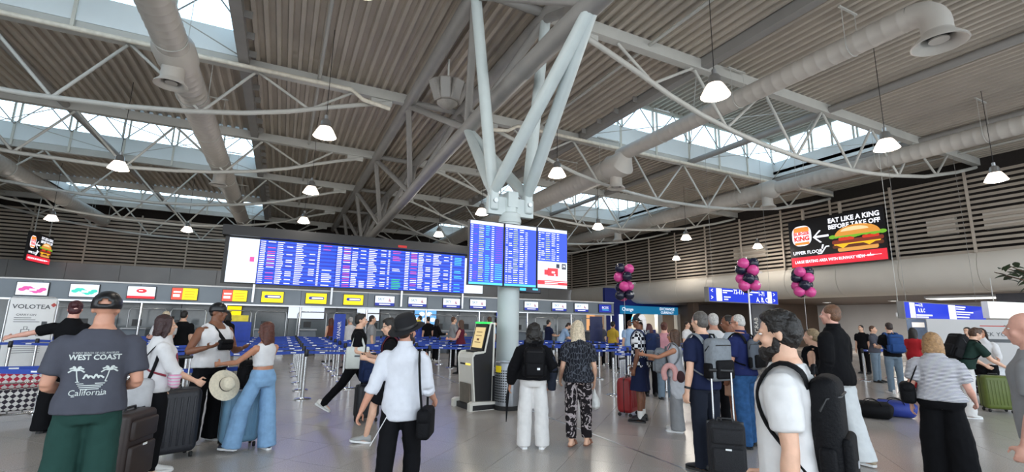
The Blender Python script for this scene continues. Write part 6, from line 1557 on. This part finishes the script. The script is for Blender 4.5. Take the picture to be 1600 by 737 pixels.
# ---- bags on the floor
def duffel(label, loc, rz, m, L, r, mp=None, name='duffel_bag'):
    t = thing(name, label, 'bag', (loc[0], loc[1], 0), rz)
    MB().tube([(-L / 2, 0, r * .9), (-L / 2 + .06, 0, r), (0, 0, r), (L / 2 - .06, 0, r), (L / 2, 0, r * .9)], [r * .7, r * .98, r, r * .98, r * .7], 18, flat=1.25).build('body', m, t, smooth=60)
    for y in (-.1, .1): MB().tube(list(smoothpath([(-.15, y * 1.6, r), (-.12, y * 1.2, 2 * r), (0, y * .8, 2 * r + .05), (.12, y * 1.2, 2 * r), (.15, y * 1.6, r)])), .015, 8, flat=.4).build('handle', M_NYLON, t, smooth=60)
    MB().tube([(-L / 2 + .05, 0, 2 * r + .002), (L / 2 - .05, 0, 2 * r + .002)], .006, 6).build('zip', M_BLACK, t)
    MB().rbox(-L / 2 - .03, -L / 2 + .05, -.1, .1, .04, 2 * r - .06, .03, 3).build('end_pocket', mp or m, t, smooth=60); return t
q = spot(1376, 655); duffel('black duffel bag lying on the floor left of the striped woman', (q[0], q[1] + .12), fac(q, 0) + .12, M_NYLON, .58, .15)
q = spot(1418, 655); duffel('blue and navy duffel bag lying behind the black one', (q[0] + .1, q[1] + .22), fac(q, 0) + .1, mat('bag_blue', '#23378a', .6, 0, .2, 5), .6, .15, M_NYNAVY)

# ================================================================== BACKGROUND PEOPLE
def bgp(label, px, D, h, sex, hair, hmat, skm, top, bot, face, sleeve='short', arms=None, bk=None, kind='trousers', build=1.0, lean=0.0, tk=None):
    p = spotd(px, D, 520); T1 = T_(top, hem=.88, sleeve=sleeve); T1.update(tk or {})
    a = arms or {}
    F = person(label, p, fac(p, face), h, sex, build, skm, hair=hair, hair_m=hmat, top=T1, bottom=B_(bot, kind), shoe=SH_W if 'jeans' in label or 'red' in label else SH_B, vox=.02, lean=lean, **a)
    if bk: backpack(F, bk[0], bk[1], w_=.32, hgt=.46, dep=.18)
    return F
FW_A = dict(armL=((-.15, .4, -1), (.1, 1, .0)), armR=((.15, .4, -1), (-.1, 1, .0)))
JEAN = cloth('denim_grey', '#70808e'); RED = cloth('red', '#a3262c'); PNK = cloth('dusty_pink', '#b9848c'); LBL = cloth('light_blue', '#8fa9c8')
bgp('man in black with blue backpack and grey jeans by the far barriers', 1390, 12.2, 1.78, 'm', 'short', H_DARK, SK_F, BLK, JEAN, 25, arms=FW_A, bk=('blue backpack on the man by the far barriers', mat('blue_nylon', '#27477c', .65)))
bgp('woman in red dress with long black hair by the far barriers', 1426, 12.6, 1.68, 'f', 'long', H_BLACK, SK_T, RED, RED, -20, kind='skirt')
bgp('person in dark clothes far beyond the barriers at the right', 1346, 17, 1.72, 'm', 'short', H_BLACK, SK_F, BLK, BLK, 150)
bgp('person in dark top and grey shorts facing the blue backpack', 1364, 14.5, 1.72, 'f', 'short', H_BROWN, SK_F, CHAR, JEAN, -110, arms=FW_A)
bgp('distant person with headphones beyond the stooping man', 1512, 12.5, 1.70, 'm', 'short', H_BLACK, SK_F, WHT, BLK, 160)
bgp('woman in dusty pink top seen from behind near the exchange shop', 1038, 10.5, 1.70, 'f', 'bun', H_AUB, SK_P, PNK, JEAN, 0, sleeve='elbow', build=1.2)
bgp('woman with maroon hair beside the pink top', 1014, 10.95, 1.66, 'f', 'bob', H_RED, SK_P, cloth('plum', '#5a3340'), BLK, 15)
bgp('worker in yellow high-visibility vest at the check-in desks', 655, 20.4, 1.78, 'm', 'short', H_DARK, SK_F, cloth('hi_vis', '#d6e21c'), BLK, 60, arms=FW_A)
bgp('person in black behind the yellow vest', 668, 19.6, 1.74, 'm', 'short', H_BLACK, SK_F, BLK, BLK, 30)
bgp('long-haired person in black right of the yellow vest', 682, 18.80, 1.68, 'f', 'long', H_BLACK, SK_F, BLK, BLK, -60, sleeve='long', arms=FW_A)
bgp('woman in maroon with bare arms left of the kiosk', 720, 14.6, 1.66, 'f', 'long', H_BROWN, SK_P, cloth('maroon', '#5c2030'), BLK, 70, sleeve='none', arms=FW_A)
bgp('man in grey shirt left of the kiosk', 708, 16.60, 1.74, 'm', 'short', H_BROWN, SK_F, GRY, BLK, -70, arms=FW_A)
bgp('man in light blue shirt right of the kiosk', 764, 16.0, 1.76, 'm', 'short', H_BROWN, SK_F, LBL, NAVY, 30)
bgp('person in dark top beside the light blue shirt', 776, 17.15, 1.74, 'm', 'short', H_BLACK, SK_F, BLK, BLK, -30)
bgp('woman with auburn hair and bare arms at the yellow desks', 516, 17.5, 1.64, 'f', 'long', H_AUB, SK_F, cloth('rust', '#6e3a2c'), WHT, 30, sleeve='none')
bgp('woman in black at the yellow desks', 536, 17.45, 1.66, 'f', 'long', H_DARK, SK_F, BLK, PNK, -10)
bgp('person in white hood near the man with the tote', 546, 15.6, 1.66, 'm', 'short', H_WHITE, SK_F, WHT, JEAN, 40, sleeve='long')
bgp('man in grey T-shirt behind the man with the tote', 580, 13.45, 1.72, 'm', 'short', H_BLACK, SK_F, GRY, BLK, -80)
bgp('blonde person in white shirt queueing left of the tank top', 258, 11.00, 1.72, 'm', 'short', H_BLOND, SK_P, WHT, BLK, 20, arms=FW_A, lean=.15)
bgp('person in black vest and white shirt queueing left of the tank top', 284, 11.6, 1.74, 'm', 'short', H_BLACK, SK_F, BLK, BLK, -20)
bgp('person in black jacket behind the gesturing hands', 352, 12.6, 1.76, 'f', 'bob', H_BLACK, SK_F, BLK, BLK, 40, sleeve='long')
bgp('curly-haired person near the yellow wall notice', 343, 15.0, 1.74, 'f', 'curly', H_BROWN, SK_F, CHAR, BLK, -40)
bgp('person in dark top right of the column at the desks', 857, 18.5, 1.70, 'm', 'short', H_BLACK, SK_F, NAVY, BLK, -60, arms=FW_A)
bgp('person in blue stripes leaning on a far desk', 876, 17.50, 1.68, 'm', 'short', H_DARK, SK_F, LBL, BLK, -80, lean=.5, arms=FW_A)
bgp('dark-haired traveller below the blue end screen', 938, 18.0, 1.70, 'f', 'bob', H_BLACK, SK_F, CHAR, BLK, 20)
bgp('traveller in yellow and black by the orange shop', 958, 16.95, 1.70, 'f', 'curly', H_BLACK, SK_T, cloth('mustard', '#b89a3a'), BLK, -30)
bgp('traveller in pale blue left of the exchange counter', 984, 15.5, 1.72, 'm', 'short', H_BROWN, SK_F, LBL, NAVY, 10)
bgp('traveller in white by the far right pillar', 1074, 16.0, 1.72, 'm', 'short', H_DARK, SK_F, WHT, BLK, -120)
bgp('traveller in black under the brown soffit', 1092, 18.0, 1.74, 'm', 'short', H_BLACK, SK_F, BLK, BLK, 60)
